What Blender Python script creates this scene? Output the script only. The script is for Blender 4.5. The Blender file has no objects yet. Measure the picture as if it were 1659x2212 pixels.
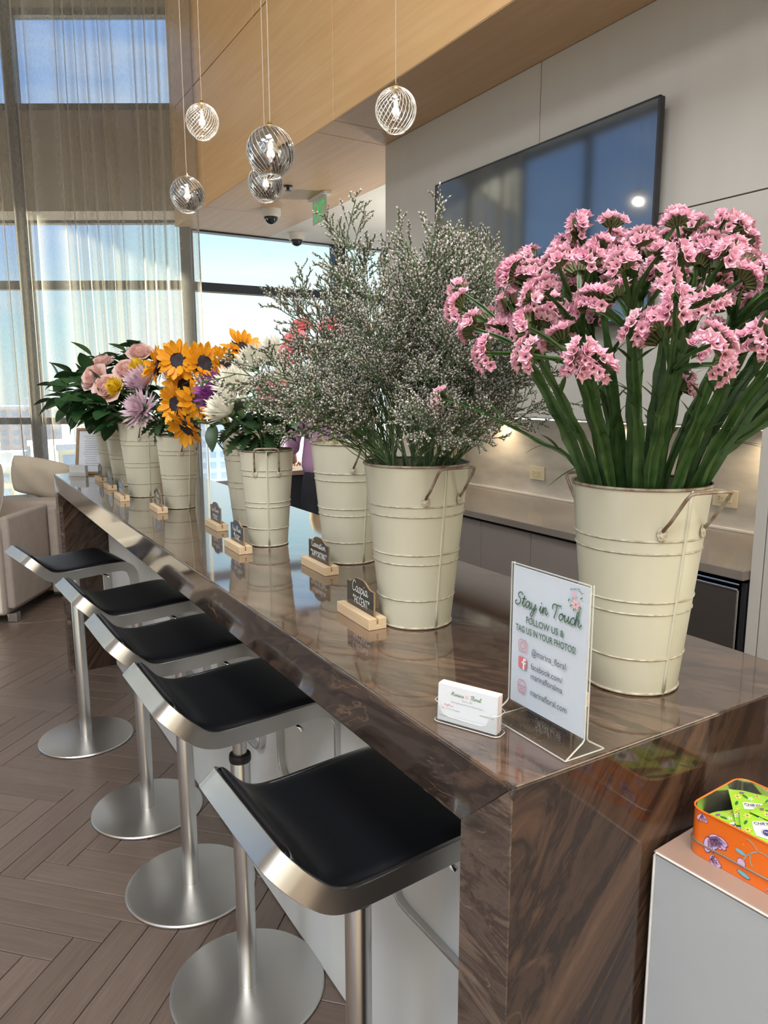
import bpy, bmesh, math, random
from mathutils import Vector, Matrix, Euler

# ------------------------------------------------------------------ camera
SC = bpy.context.scene
COL = SC.collection
PI = math.pi
H = 1.55
YAW, PITCH, ROLL = 0.545181402, 0.166244926, -0.00218137
fw = Vector((math.sin(YAW), math.cos(YAW), 0)); rt = Vector((math.cos(YAW), -math.sin(YAW), 0)); up = Vector((0, 0, 1))
f2 = fw * math.cos(PITCH) - up * math.sin(PITCH)
u2 = up * math.cos(PITCH) + fw * math.sin(PITCH)
r3 = rt * math.cos(ROLL) + u2 * math.sin(ROLL)
u3 = u2 * math.cos(ROLL) - rt * math.sin(ROLL)
cam = bpy.data.cameras.new('camera')
cam.sensor_fit = 'HORIZONTAL'; cam.sensor_width = 36.0; cam.lens = 36.0 * 1592.609 / 1659.0
cam.clip_start = 0.02; cam.clip_end = 4000
cam_o = bpy.data.objects.new('camera', cam); COL.objects.link(cam_o)
m = Matrix((r3, u3, -f2)).transposed().to_4x4(); m.translation = Vector((0, 0, H))
cam_o.matrix_world = m
SC.camera = cam_o

# ------------------------------------------------------------------ sky, sun, lights, exposure
SC.view_settings.view_transform = 'Standard'
SC.view_settings.look = 'None'
SC.view_settings.exposure = -0.12
SC.view_settings.gamma = 1.0
SC.view_settings.use_curve_mapping = False
SC.cycles.max_bounces = 10
SC.cycles.diffuse_bounces = 4
SC.cycles.glossy_bounces = 4
SC.cycles.transmission_bounces = 8
SC.cycles.transparent_max_bounces = 16
SC.cycles.caustics_reflective = False
SC.cycles.caustics_refractive = False
SC.cycles.sample_clamp_indirect = 6.0
SC.cycles.use_denoising = True

W = bpy.data.worlds.new('world'); SC.world = W; W.use_nodes = True
nt = W.node_tree; nt.nodes.clear()
N = nt.nodes.new; L = nt.links.new
tc = N('ShaderNodeTexCoord'); sep = N('ShaderNodeSeparateXYZ'); L(tc.outputs['Generated'], sep.inputs[0])
ramp = N('ShaderNodeValToRGB'); 
xs_ = N('ShaderNodeMath'); xs_.operation = 'MULTIPLY_ADD'; L(sep.outputs['X'], xs_.inputs[0]); xs_.inputs[1].default_value = -.75; xs_.inputs[2].default_value = .235
xc_ = N('ShaderNodeClamp'); xc_.inputs[1].default_value = 0.0; xc_.inputs[2].default_value = .15; L(xs_.outputs[0], xc_.inputs[0])
ze_ = N('ShaderNodeMath'); ze_.operation = 'ADD'; L(sep.outputs['Z'], ze_.inputs[0]); L(xc_.outputs[0], ze_.inputs[1])   # clearer sky to the left, haze and cloud to the right
L(ze_.outputs[0], ramp.inputs[0])
els = ramp.color_ramp.elements
els[0].position = 0.0; els[0].color = (0.80, 0.86, 0.92, 1)
els[1].position = 0.06; els[1].color = (0.93, 0.96, 1.0, 1)
for p, c in ((0.11, (0.88, 0.95, 1.0)), (0.15, (0.80, 0.95, 1.0)), (0.20, (0.62, 0.88, 0.98)), (0.33, (0.36, 0.58, 1.0)), (0.6, (0.20, 0.40, 0.88)), (1.0, (0.08, 0.2, 0.6))):
    e = els.new(p); e.color = (*c, 1)
mp = N('ShaderNodeMapping'); mp.inputs['Scale'].default_value = (3, 3, 11); L(tc.outputs['Generated'], mp.inputs[0])
nz = N('ShaderNodeTexNoise'); nz.inputs['Scale'].default_value = 1.3; nz.inputs['Detail'].default_value = 6; L(mp.outputs[0], nz.inputs[0])
cr = N('ShaderNodeValToRGB'); cr.color_ramp.elements[0].position = 0.5; cr.color_ramp.elements[1].position = 0.72; L(nz.outputs['Fac'], cr.inputs[0])
cm = N('ShaderNodeMath'); cm.operation = 'MULTIPLY'; cm.inputs[1].default_value = 0.55; L(cr.outputs[0], cm.inputs[0])
mx = N('ShaderNodeMix'); mx.data_type = 'RGBA'; L(cm.outputs[0], mx.inputs[0]); L(ramp.outputs[0], mx.inputs[6]); mx.inputs[7].default_value = (0.95, 0.97, 1, 1)
bg = N('ShaderNodeBackground'); L(mx.outputs[2], bg.inputs[0]); bg.inputs[1].default_value = 1.38
wo = N('ShaderNodeOutputWorld'); L(bg.outputs[0], wo.inputs[0])

sun = bpy.data.lights.new('sun', 'SUN'); sun.energy = 26.0; sun.angle = math.radians(0.6); sun.color = (1.0, 0.90, 0.72)
sun_o = bpy.data.objects.new('sun', sun); COL.objects.link(sun_o)
sun_dir = Vector((0.987, -0.166, -0.456))                      # the way the light travels
sun_o.rotation_euler = sun_dir.to_track_quat('-Z', 'Y').to_euler()

def area(name, loc, direction, sx, sy, power, color=(1, 1, 1)):
    l = bpy.data.lights.new(name, 'AREA'); l.shape = 'RECTANGLE'; l.size = sx; l.size_y = sy; l.energy = power; l.color = color
    o = bpy.data.objects.new(name, l); COL.objects.link(o); o.location = loc
    o.rotation_euler = Vector(direction).to_track_quat('-Z', 'Y').to_euler()
    return o
# fill lights added at the unseen high ceiling (frames built further down)
CEIL_FILLS = [(-3.2, -2.4), (-3.2, 0.0), (-.4, -2.4), (-.4, 0.0)]
for (x, y) in CEIL_FILLS:
    area('ceiling_fill_light', (x, y, 5.77), (0, 0, -1), 1.5, 1.5, 165, (.98, 0.985, 1.0))

# ------------------------------------------------------------------ helpers
R = random.Random(7)
def V(*a): return Vector(a)
class MB:
    """collects geometry for ONE mesh object"""
    def __init__(s): s.v = []; s.f = []; s.uv = None; s.m = []
    def add(s, vs, fs, mi=0):
        o = len(s.v); s.v.extend([tuple(p) for p in vs]); s.f.extend([tuple(o + i for i in f) for f in fs]); s.m.extend([mi] * len(fs))
    def box(s, a, b, M=None, mi=0):
        (x0, y0, z0), (x1, y1, z1) = a, b
        vs = [V(x, y, z) for z in (z0, z1) for y in (y0, y1) for x in (x0, x1)]
        if M is not None: vs = [M @ p for p in vs]
        s.add(vs, [(0, 2, 3, 1), (4, 5, 7, 6), (0, 1, 5, 4), (2, 6, 7, 3), (0, 4, 6, 2), (1, 3, 7, 5)], mi)
    def cbox(s, a, b, c=0.004, M=None):
        """chamfered box"""
        (x0, y0, z0), (x1, y1, z1) = a, b
        c = min(c, abs(x1 - x0) * .45, abs(y1 - y0) * .45, abs(z1 - z0) * .45)
        bm = bmesh.new(); bmesh.ops.create_cube(bm, size=1)
        for v in bm.verts:
            v.co = V(x0 + (v.co.x + .5) * (x1 - x0), y0 + (v.co.y + .5) * (y1 - y0), z0 + (v.co.z + .5) * (z1 - z0))
        bmesh.ops.bevel(bm, geom=bm.edges[:], offset=c, segments=2, profile=.5, affect='EDGES')
        s.addbm(bm, M)
    def addbm(s, bm, M=None):
        bm.verts.ensure_lookup_table(); bm.verts.index_update()
        s.add([(M @ v.co) if M is not None else v.co for v in bm.verts], [[v.index for v in f.verts] for f in bm.faces]); bm.free()
    def tube(s, pts, r, n=6, cap=True, M=None):
        pts = [Vector(p) for p in pts]
        k = len(pts); rs = r if isinstance(r, (list, tuple)) else [r] * k
        base = len(s.v); prev = None
        for i, p in enumerate(pts):
            t = (pts[min(i + 1, k - 1)] - pts[max(i - 1, 0)])
            t = t.normalized() if t.length > 1e-9 else V(0, 0, 1)
            if prev is None:
                a = V(0, 0, 1) if abs(t.z) < .9 else V(1, 0, 0)
                u = t.cross(a).normalized()
            else:
                u = (prev - t * prev.dot(t)); u = u.normalized() if u.length > 1e-6 else t.orthogonal().normalized()
            prev = u; w = t.cross(u)
            for j in range(n):
                q = p + (u * math.cos(2 * PI * j / n) + w * math.sin(2 * PI * j / n)) * rs[i]
                s.v.append(tuple(M @ q if M is not None else q))
        for i in range(k - 1):
            for j in range(n):
                a = base + i * n + j; b = base + i * n + (j + 1) % n
                s.f.append((a, b, b + n, a + n)); s.m.append(0)
        if cap:
            s.f.append(tuple(base + j for j in range(n))[::-1]); s.m.append(0)
            s.f.append(tuple(base + (k - 1) * n + j for j in range(n))); s.m.append(0)
    def lathe(s, prof, n=32, c=(0, 0, 0), M=None):
        base = len(s.v); k = len(prof)
        for (r, z) in prof:
            for j in range(n):
                q = V(c[0] + r * math.cos(2 * PI * j / n), c[1] + r * math.sin(2 * PI * j / n), c[2] + z)
                s.v.append(tuple(M @ q if M is not None else q))
        for i in range(k - 1):
            for j in range(n):
                a = base + i * n + j; b = base + i * n + (j + 1) % n
                s.f.append((a, b, b + n, a + n)); s.m.append(0)
        if prof[0][0] > 1e-6: s.f.append(tuple(base + j for j in range(n))[::-1]); s.m.append(0)
        if prof[-1][0] > 1e-6: s.f.append(tuple(base + (k - 1) * n + j for j in range(n))); s.m.append(0)
    def prism(s, poly, z0, z1, M=None):
        n = len(poly)
        vs = [V(x, y, z0) for x, y in poly] + [V(x, y, z1) for x, y in poly]
        if M is not None: vs = [M @ p for p in vs]
        fs = [tuple(range(n))[::-1], tuple(range(n, 2 * n))] + [(i, (i + 1) % n, n + (i + 1) % n, n + i) for i in range(n)]
        s.add(vs, fs)
    def grid(s, fn, nu, nv, closed=False):
        base = len(s.v)
        for i in range(nu + 1):
            for j in range(nv + 1):
                s.v.append(tuple(fn(i / nu, j / nv)))
        for i in range(nu):
            for j in range(nv):
                a = base + i * (nv + 1) + j
                s.f.append((a, a + nv + 1, a + nv + 2, a + 1)); s.m.append(0)
    def mesh(s, name, smooth=False):
        me = bpy.data.meshes.new(name); me.from_pydata(s.v, [], s.f)
        if any(s.m): me.polygons.foreach_set('material_index', s.m)
        if smooth: me.polygons.foreach_set('use_smooth', [True] * len(me.polygons))
        me.update(); return me
    def build(s, name, mat, parent=None, smooth=False, loc=None, bevel=None, auto=None):
        me = s.mesh(name, smooth or auto is not None)
        for mm in (mat if isinstance(mat, (list, tuple)) else [mat]): me.materials.append(mm)
        if auto is not None:
            try: me.set_sharp_from_angle(angle=math.radians(auto))
            except Exception: pass
        return obj(name, me, parent, loc, bevel)
def obj(name, me, parent=None, loc=None, bevel=None):
    o = bpy.data.objects.new(name, me); COL.objects.link(o)
    if parent is not None: o.parent = parent
    if loc is not None: o.location = loc
    if bevel:
        b = o.modifiers.new('bevel', 'BEVEL'); b.width = bevel; b.segments = 2; b.limit_method = 'ANGLE'
    return o
def tag(o, label=None, cat=None, group=None, kind=None):
    if label: o['label'] = label
    if cat: o['category'] = cat
    if group: o['group'] = group
    if kind: o['kind'] = kind
    return o
def thing(name, label, cat, loc=(0, 0, 0), rz=0.0, group=None):
    o = bpy.data.objects.new(name, None); COL.objects.link(o)
    o.empty_display_size = 0.05; o.location = loc; o.rotation_euler = (0, 0, rz)
    return tag(o, label, cat, group)
def struct(name, loc=(0, 0, 0)):
    o = bpy.data.objects.new(name, None); COL.objects.link(o); o.location = loc; o.empty_display_size = .1
    o['kind'] = 'structure'; return o
KIDS = {}
def copy_tree(o, parent=None):
    c = o.copy(); COL.objects.link(c)
    if parent is not None: c.parent = parent
    for ch in list(o.children): copy_tree(ch, c)
    return c
def frame_to(n, upv=V(0, 0, 1)):
    """matrix whose local Z is n"""
    n = Vector(n).normalized(); a = upv if abs(n.dot(upv)) < .98 else V(0, 1, 0)
    x = a.cross(n).normalized(); y = n.cross(x)
    return Matrix((x, y, n)).transposed().to_4x4()
def catmull(pts, n=6):
    pts = [Vector(p) for p in pts]
    if len(pts) < 3: return pts
    out = []
    P = [pts[0] * 2 - pts[1]] + pts + [pts[-1] * 2 - pts[-2]]
    for i in range(1, len(P) - 2):
        p0, p1, p2, p3 = P[i - 1], P[i], P[i + 1], P[i + 2]
        for k in range(n):
            t = k / n
            out.append(.5 * ((2 * p1) + (p2 - p0) * t + (2 * p0 - 5 * p1 + 4 * p2 - p3) * t * t + (3 * p1 - p0 - 3 * p2 + p3) * t ** 3))
    out.append(pts[-1]); return out

# ------------------------------------------------------------------ materials
def nodes(name):
    mt = bpy.data.materials.new(name); mt.use_nodes = True
    t = mt.node_tree; b = t.nodes['Principled BSDF']; return mt, t, b
def mat(name, col, rough=.5, metal=0., var=None, bump=None, coord='Object', spec=.5, **kw):
    """var=(scale, colour2, contrast)  bump=(scale, strength, distance)"""
    mt, t, b = nodes(name)
    b.inputs['Base Color'].default_value = (*col, 1); b.inputs['Roughness'].default_value = rough; b.inputs['Metallic'].default_value = metal
    b.inputs['Specular IOR Level'].default_value = spec
    for k, v in kw.items():
        k = k.replace('_', ' ').title() if k not in b.inputs else k
        b.inputs[k].default_value = v
    c = t.nodes.new('ShaderNodeTexCoord')
    if var:
        n = t.nodes.new('ShaderNodeTexNoise'); n.inputs['Detail'].default_value = 5
        mp = t.nodes.new('ShaderNodeMapping'); sc = var[0]
        mp.inputs['Scale'].default_value = sc if isinstance(sc, (tuple, list)) else (sc, sc, sc)
        n.inputs['Scale'].default_value = 1
        t.links.new(c.outputs[coord], mp.inputs[0]); t.links.new(mp.outputs[0], n.inputs[0])
        r = t.nodes.new('ShaderNodeValToRGB'); k = var[2] if len(var) > 2 else .2
        r.color_ramp.elements[0].position = .5 - k; r.color_ramp.elements[1].position = .5 + k
        r.color_ramp.elements[0].color = (*col, 1); r.color_ramp.elements[1].color = (*var[1], 1)
        t.links.new(n.outputs['Fac'], r.inputs[0]); t.links.new(r.outputs[0], b.inputs['Base Color'])
    if bump:
        n = t.nodes.new('ShaderNodeTexNoise'); n.inputs['Detail'].default_value = 4
        mp = t.nodes.new('ShaderNodeMapping'); sc = bump[0]
        mp.inputs['Scale'].default_value = sc if isinstance(sc, (tuple, list)) else (sc, sc, sc)
        n.inputs['Scale'].default_value = 1
        t.links.new(c.outputs[coord], mp.inputs[0]); t.links.new(mp.outputs[0], n.inputs[0])
        bp = t.nodes.new('ShaderNodeBump'); bp.inputs['Strength'].default_value = bump[1]; bp.inputs['Distance'].default_value = bump[2] if len(bump) > 2 else .002
        t.links.new(n.outputs['Fac'], bp.inputs['Height']); t.links.new(bp.outputs[0], b.inputs['Normal'])
    return mt
def stone_mat(name, dark, mid, light, scale=(1, 1, 1), rot=(0, 0, .5), rough=.09, spec=.6, coat=0., vein=.55):
    """banded stone: turned first, then stretched so the streaks run along the turned x axis"""
    mt, t, b = nodes(name); N = t.nodes.new; L = t.links.new
    c = N('ShaderNodeTexCoord'); m0 = N('ShaderNodeMapping'); m0.inputs['Rotation'].default_value = rot; L(c.outputs['Object'], m0.inputs[0])
    mp = N('ShaderNodeMapping'); mp.inputs['Scale'].default_value = scale; L(m0.outputs[0], mp.inputs[0])
    n1 = N('ShaderNodeTexNoise'); n1.inputs['Scale'].default_value = 1.6; n1.inputs['Detail'].default_value = 10; n1.inputs['Roughness'].default_value = .66; n1.inputs['Distortion'].default_value = .8
    L(mp.outputs[0], n1.inputs[0])
    r = N('ShaderNodeValToRGB'); e = r.color_ramp.elements
    e[0].position = .30; e[0].color = (*dark, 1); e[1].position = .72; e[1].color = (*light, 1)
    x = e.new(.46); x.color = (*mid, 1); x = e.new(.52); x.color = (dark[0] * 1.2, dark[1] * 1.2, dark[2] * 1.2, 1); x = e.new(.57); x.color = (mid[0] * 1.15, mid[1] * 1.1, mid[2] * 1.05, 1)
    L(n1.outputs['Fac'], r.inputs[0])
    # thin veins
    n2 = N('ShaderNodeTexNoise'); n2.inputs['Scale'].default_value = 2.1; n2.inputs['Detail'].default_value = 5; n2.inputs['Distortion'].default_value = 1.1; L(mp.outputs[0], n2.inputs[0])
    s = N('ShaderNodeMath'); s.operation = 'SUBTRACT'; s.inputs[1].default_value = .5; L(n2.outputs['Fac'], s.inputs[0])
    a = N('ShaderNodeMath'); a.operation = 'ABSOLUTE'; L(s.outputs[0], a.inputs[0])
    r2 = N('ShaderNodeValToRGB'); r2.color_ramp.elements[0].position = 0; r2.color_ramp.elements[0].color = (vein, vein, vein, 1); r2.color_ramp.elements[1].position = .014; r2.color_ramp.elements[1].color = (0, 0, 0, 1)
    L(a.outputs[0], r2.inputs[0])
    n3 = N('ShaderNodeTexNoise'); n3.inputs['Scale'].default_value = 3.3; L(mp.outputs[0], n3.inputs[0])
    r3_ = N('ShaderNodeValToRGB'); r3_.color_ramp.elements[0].position = .5; r3_.color_ramp.elements[1].position = .7; L(n3.outputs['Fac'], r3_.inputs[0])
    mu = N('ShaderNodeMath'); mu.operation = 'MULTIPLY'; L(r2.outputs[0], mu.inputs[0]); L(r3_.outputs[0], mu.inputs[1])
    mx = N('ShaderNodeMix'); mx.data_type = 'RGBA'; L(mu.outputs[0], mx.inputs[0]); L(r.outputs[0], mx.inputs[6]); mx.inputs[7].default_value = (light[0] * 1.9, light[1] * 1.8, light[2] * 1.7, 1)
    L(mx.outputs[2], b.inputs['Base Color'])
    b.inputs['Roughness'].default_value = rough; b.inputs['Specular IOR Level'].default_value = spec; b.inputs['Coat Weight'].default_value = coat; b.inputs['Coat Roughness'].default_value = .035
    bp = N('ShaderNodeBump'); bp.inputs['Strength'].default_value = .03; bp.inputs['Distance'].default_value = .002
    n4 = N('ShaderNodeTexNoise'); n4.inputs['Scale'].default_value = 14; n4.inputs['Detail'].default_value = 6; L(c.outputs['Object'], n4.inputs[0])
    L(n4.outputs['Fac'], bp.inputs['Height']); L(bp.outputs[0], b.inputs['Normal'])
    return mt
def wood_mat(name, c1, c2, scale=(40, 1.2, 40), rough=.42, coord='Object', island=0., spec=.5):
    mt, t, b = nodes(name); N = t.nodes.new; L = t.links.new
    c = N('ShaderNodeTexCoord'); mp = N('ShaderNodeMapping'); mp.inputs['Scale'].default_value = scale; L(c.outputs[coord], mp.inputs[0])
    n1 = N('ShaderNodeTexNoise'); n1.inputs['Scale'].default_value = 1; n1.inputs['Detail'].default_value = 7; n1.inputs['Roughness'].default_value = .65; n1.inputs['Distortion'].default_value = .25
    L(mp.outputs[0], n1.inputs[0])
    r = N('ShaderNodeValToRGB'); r.color_ramp.elements[0].position = .3; r.color_ramp.elements[1].position = .7
    r.color_ramp.elements[0].color = (*c1, 1); r.color_ramp.elements[1].color = (*c2, 1); L(n1.outputs['Fac'], r.inputs[0])
    out = r.outputs[0]
    if island:
        g = N('ShaderNodeNewGeometry'); mr = N('ShaderNodeMapRange'); mr.inputs[3].default_value = 1 - island; mr.inputs[4].default_value = 1 + island
        L(g.outputs['Random Per Island'], mr.inputs[0])
        oi = N('ShaderNodeObjectInfo'); mr2 = N('ShaderNodeMapRange'); mr2.inputs[3].default_value = 1 - island; mr2.inputs[4].default_value = 1 + island; L(oi.outputs['Random'], mr2.inputs[0])
        mm = N('ShaderNodeMath'); mm.operation = 'MULTIPLY'; L(mr.outputs[0], mm.inputs[0]); L(mr2.outputs[0], mm.inputs[1])
        hs = N('ShaderNodeHueSaturation'); L(out, hs.inputs['Color']); L(mm.outputs[0], hs.inputs['Value']); out = hs.outputs[0]
    L(out, b.inputs['Base Color']); b.inputs['Roughness'].default_value = rough; b.inputs['Specular IOR Level'].default_value = spec
    bp = N('ShaderNodeBump'); bp.inputs['Strength'].default_value = .12; bp.inputs['Distance'].default_value = .001; L(n1.outputs['Fac'], bp.inputs['Height']); L(bp.outputs[0], b.inputs['Normal'])
    return mt
def fres(t, f0):
    """two-sided Schlick reflectance"""
    lw = t.nodes.new('ShaderNodeLayerWeight'); lw.inputs[0].default_value = .5
    p = t.nodes.new('ShaderNodeMath'); p.operation = 'POWER'; p.inputs[1].default_value = 5; t.links.new(lw.outputs['Facing'], p.inputs[0])
    a = t.nodes.new('ShaderNodeMath'); a.operation = 'MULTIPLY_ADD'; a.inputs[1].default_value = 1 - f0; a.inputs[2].default_value = f0; t.links.new(p.outputs[0], a.inputs[0]); return a.outputs[0]
def thin_glass(name, tint=(.95, .98, .98), refl=.9, rough=0.):
    mt = bpy.data.materials.new(name); mt.use_nodes = True; t = mt.node_tree; t.nodes.clear(); N = t.nodes.new; L = t.links.new
    tr = N('ShaderNodeBsdfTransparent'); tr.inputs[0].default_value = (*tint, 1)
    gl = N('ShaderNodeBsdfGlossy'); gl.inputs[0].default_value = (refl, refl, refl, 1); gl.inputs[1].default_value = rough
    fr = fres(t, .04)
    mx = N('ShaderNodeMixShader'); L(fr, mx.inputs[0]); L(tr.outputs[0], mx.inputs[1]); L(gl.outputs[0], mx.inputs[2])
    o = N('ShaderNodeOutputMaterial'); L(mx.outputs[0], o.inputs[0]); return mt
def leaf_mat(name, c1, c2, trans=.25, rough=.45, scale=30):
    """two-sided plant tissue: diffuse with some light coming through"""
    mt = mat(name, c1, rough, var=(scale, c2, .22)); t = mt.node_tree; N = t.nodes.new; L = t.links.new
    b = t.nodes['Principled BSDF']; o = t.nodes['Material Output']
    tl = N('ShaderNodeBsdfTranslucent')
    src = b.inputs['Base Color'].links[0].from_socket; L(src, tl.inputs[0])
    mx = N('ShaderNodeMixShader'); mx.inputs[0].default_value = trans; L(b.outputs[0], mx.inputs[1]); L(tl.outputs[0], mx.inputs[2]); L(mx.outputs[0], o.inputs[0])
    return mt
def emit_mat(name, col, s):
    mt, t, b = nodes(name); b.inputs['Base Color'].default_value = (*col, 1); b.inputs['Emission Color'].default_value = (*col, 1); b.inputs['Emission Strength'].default_value = s; return mt

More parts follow.
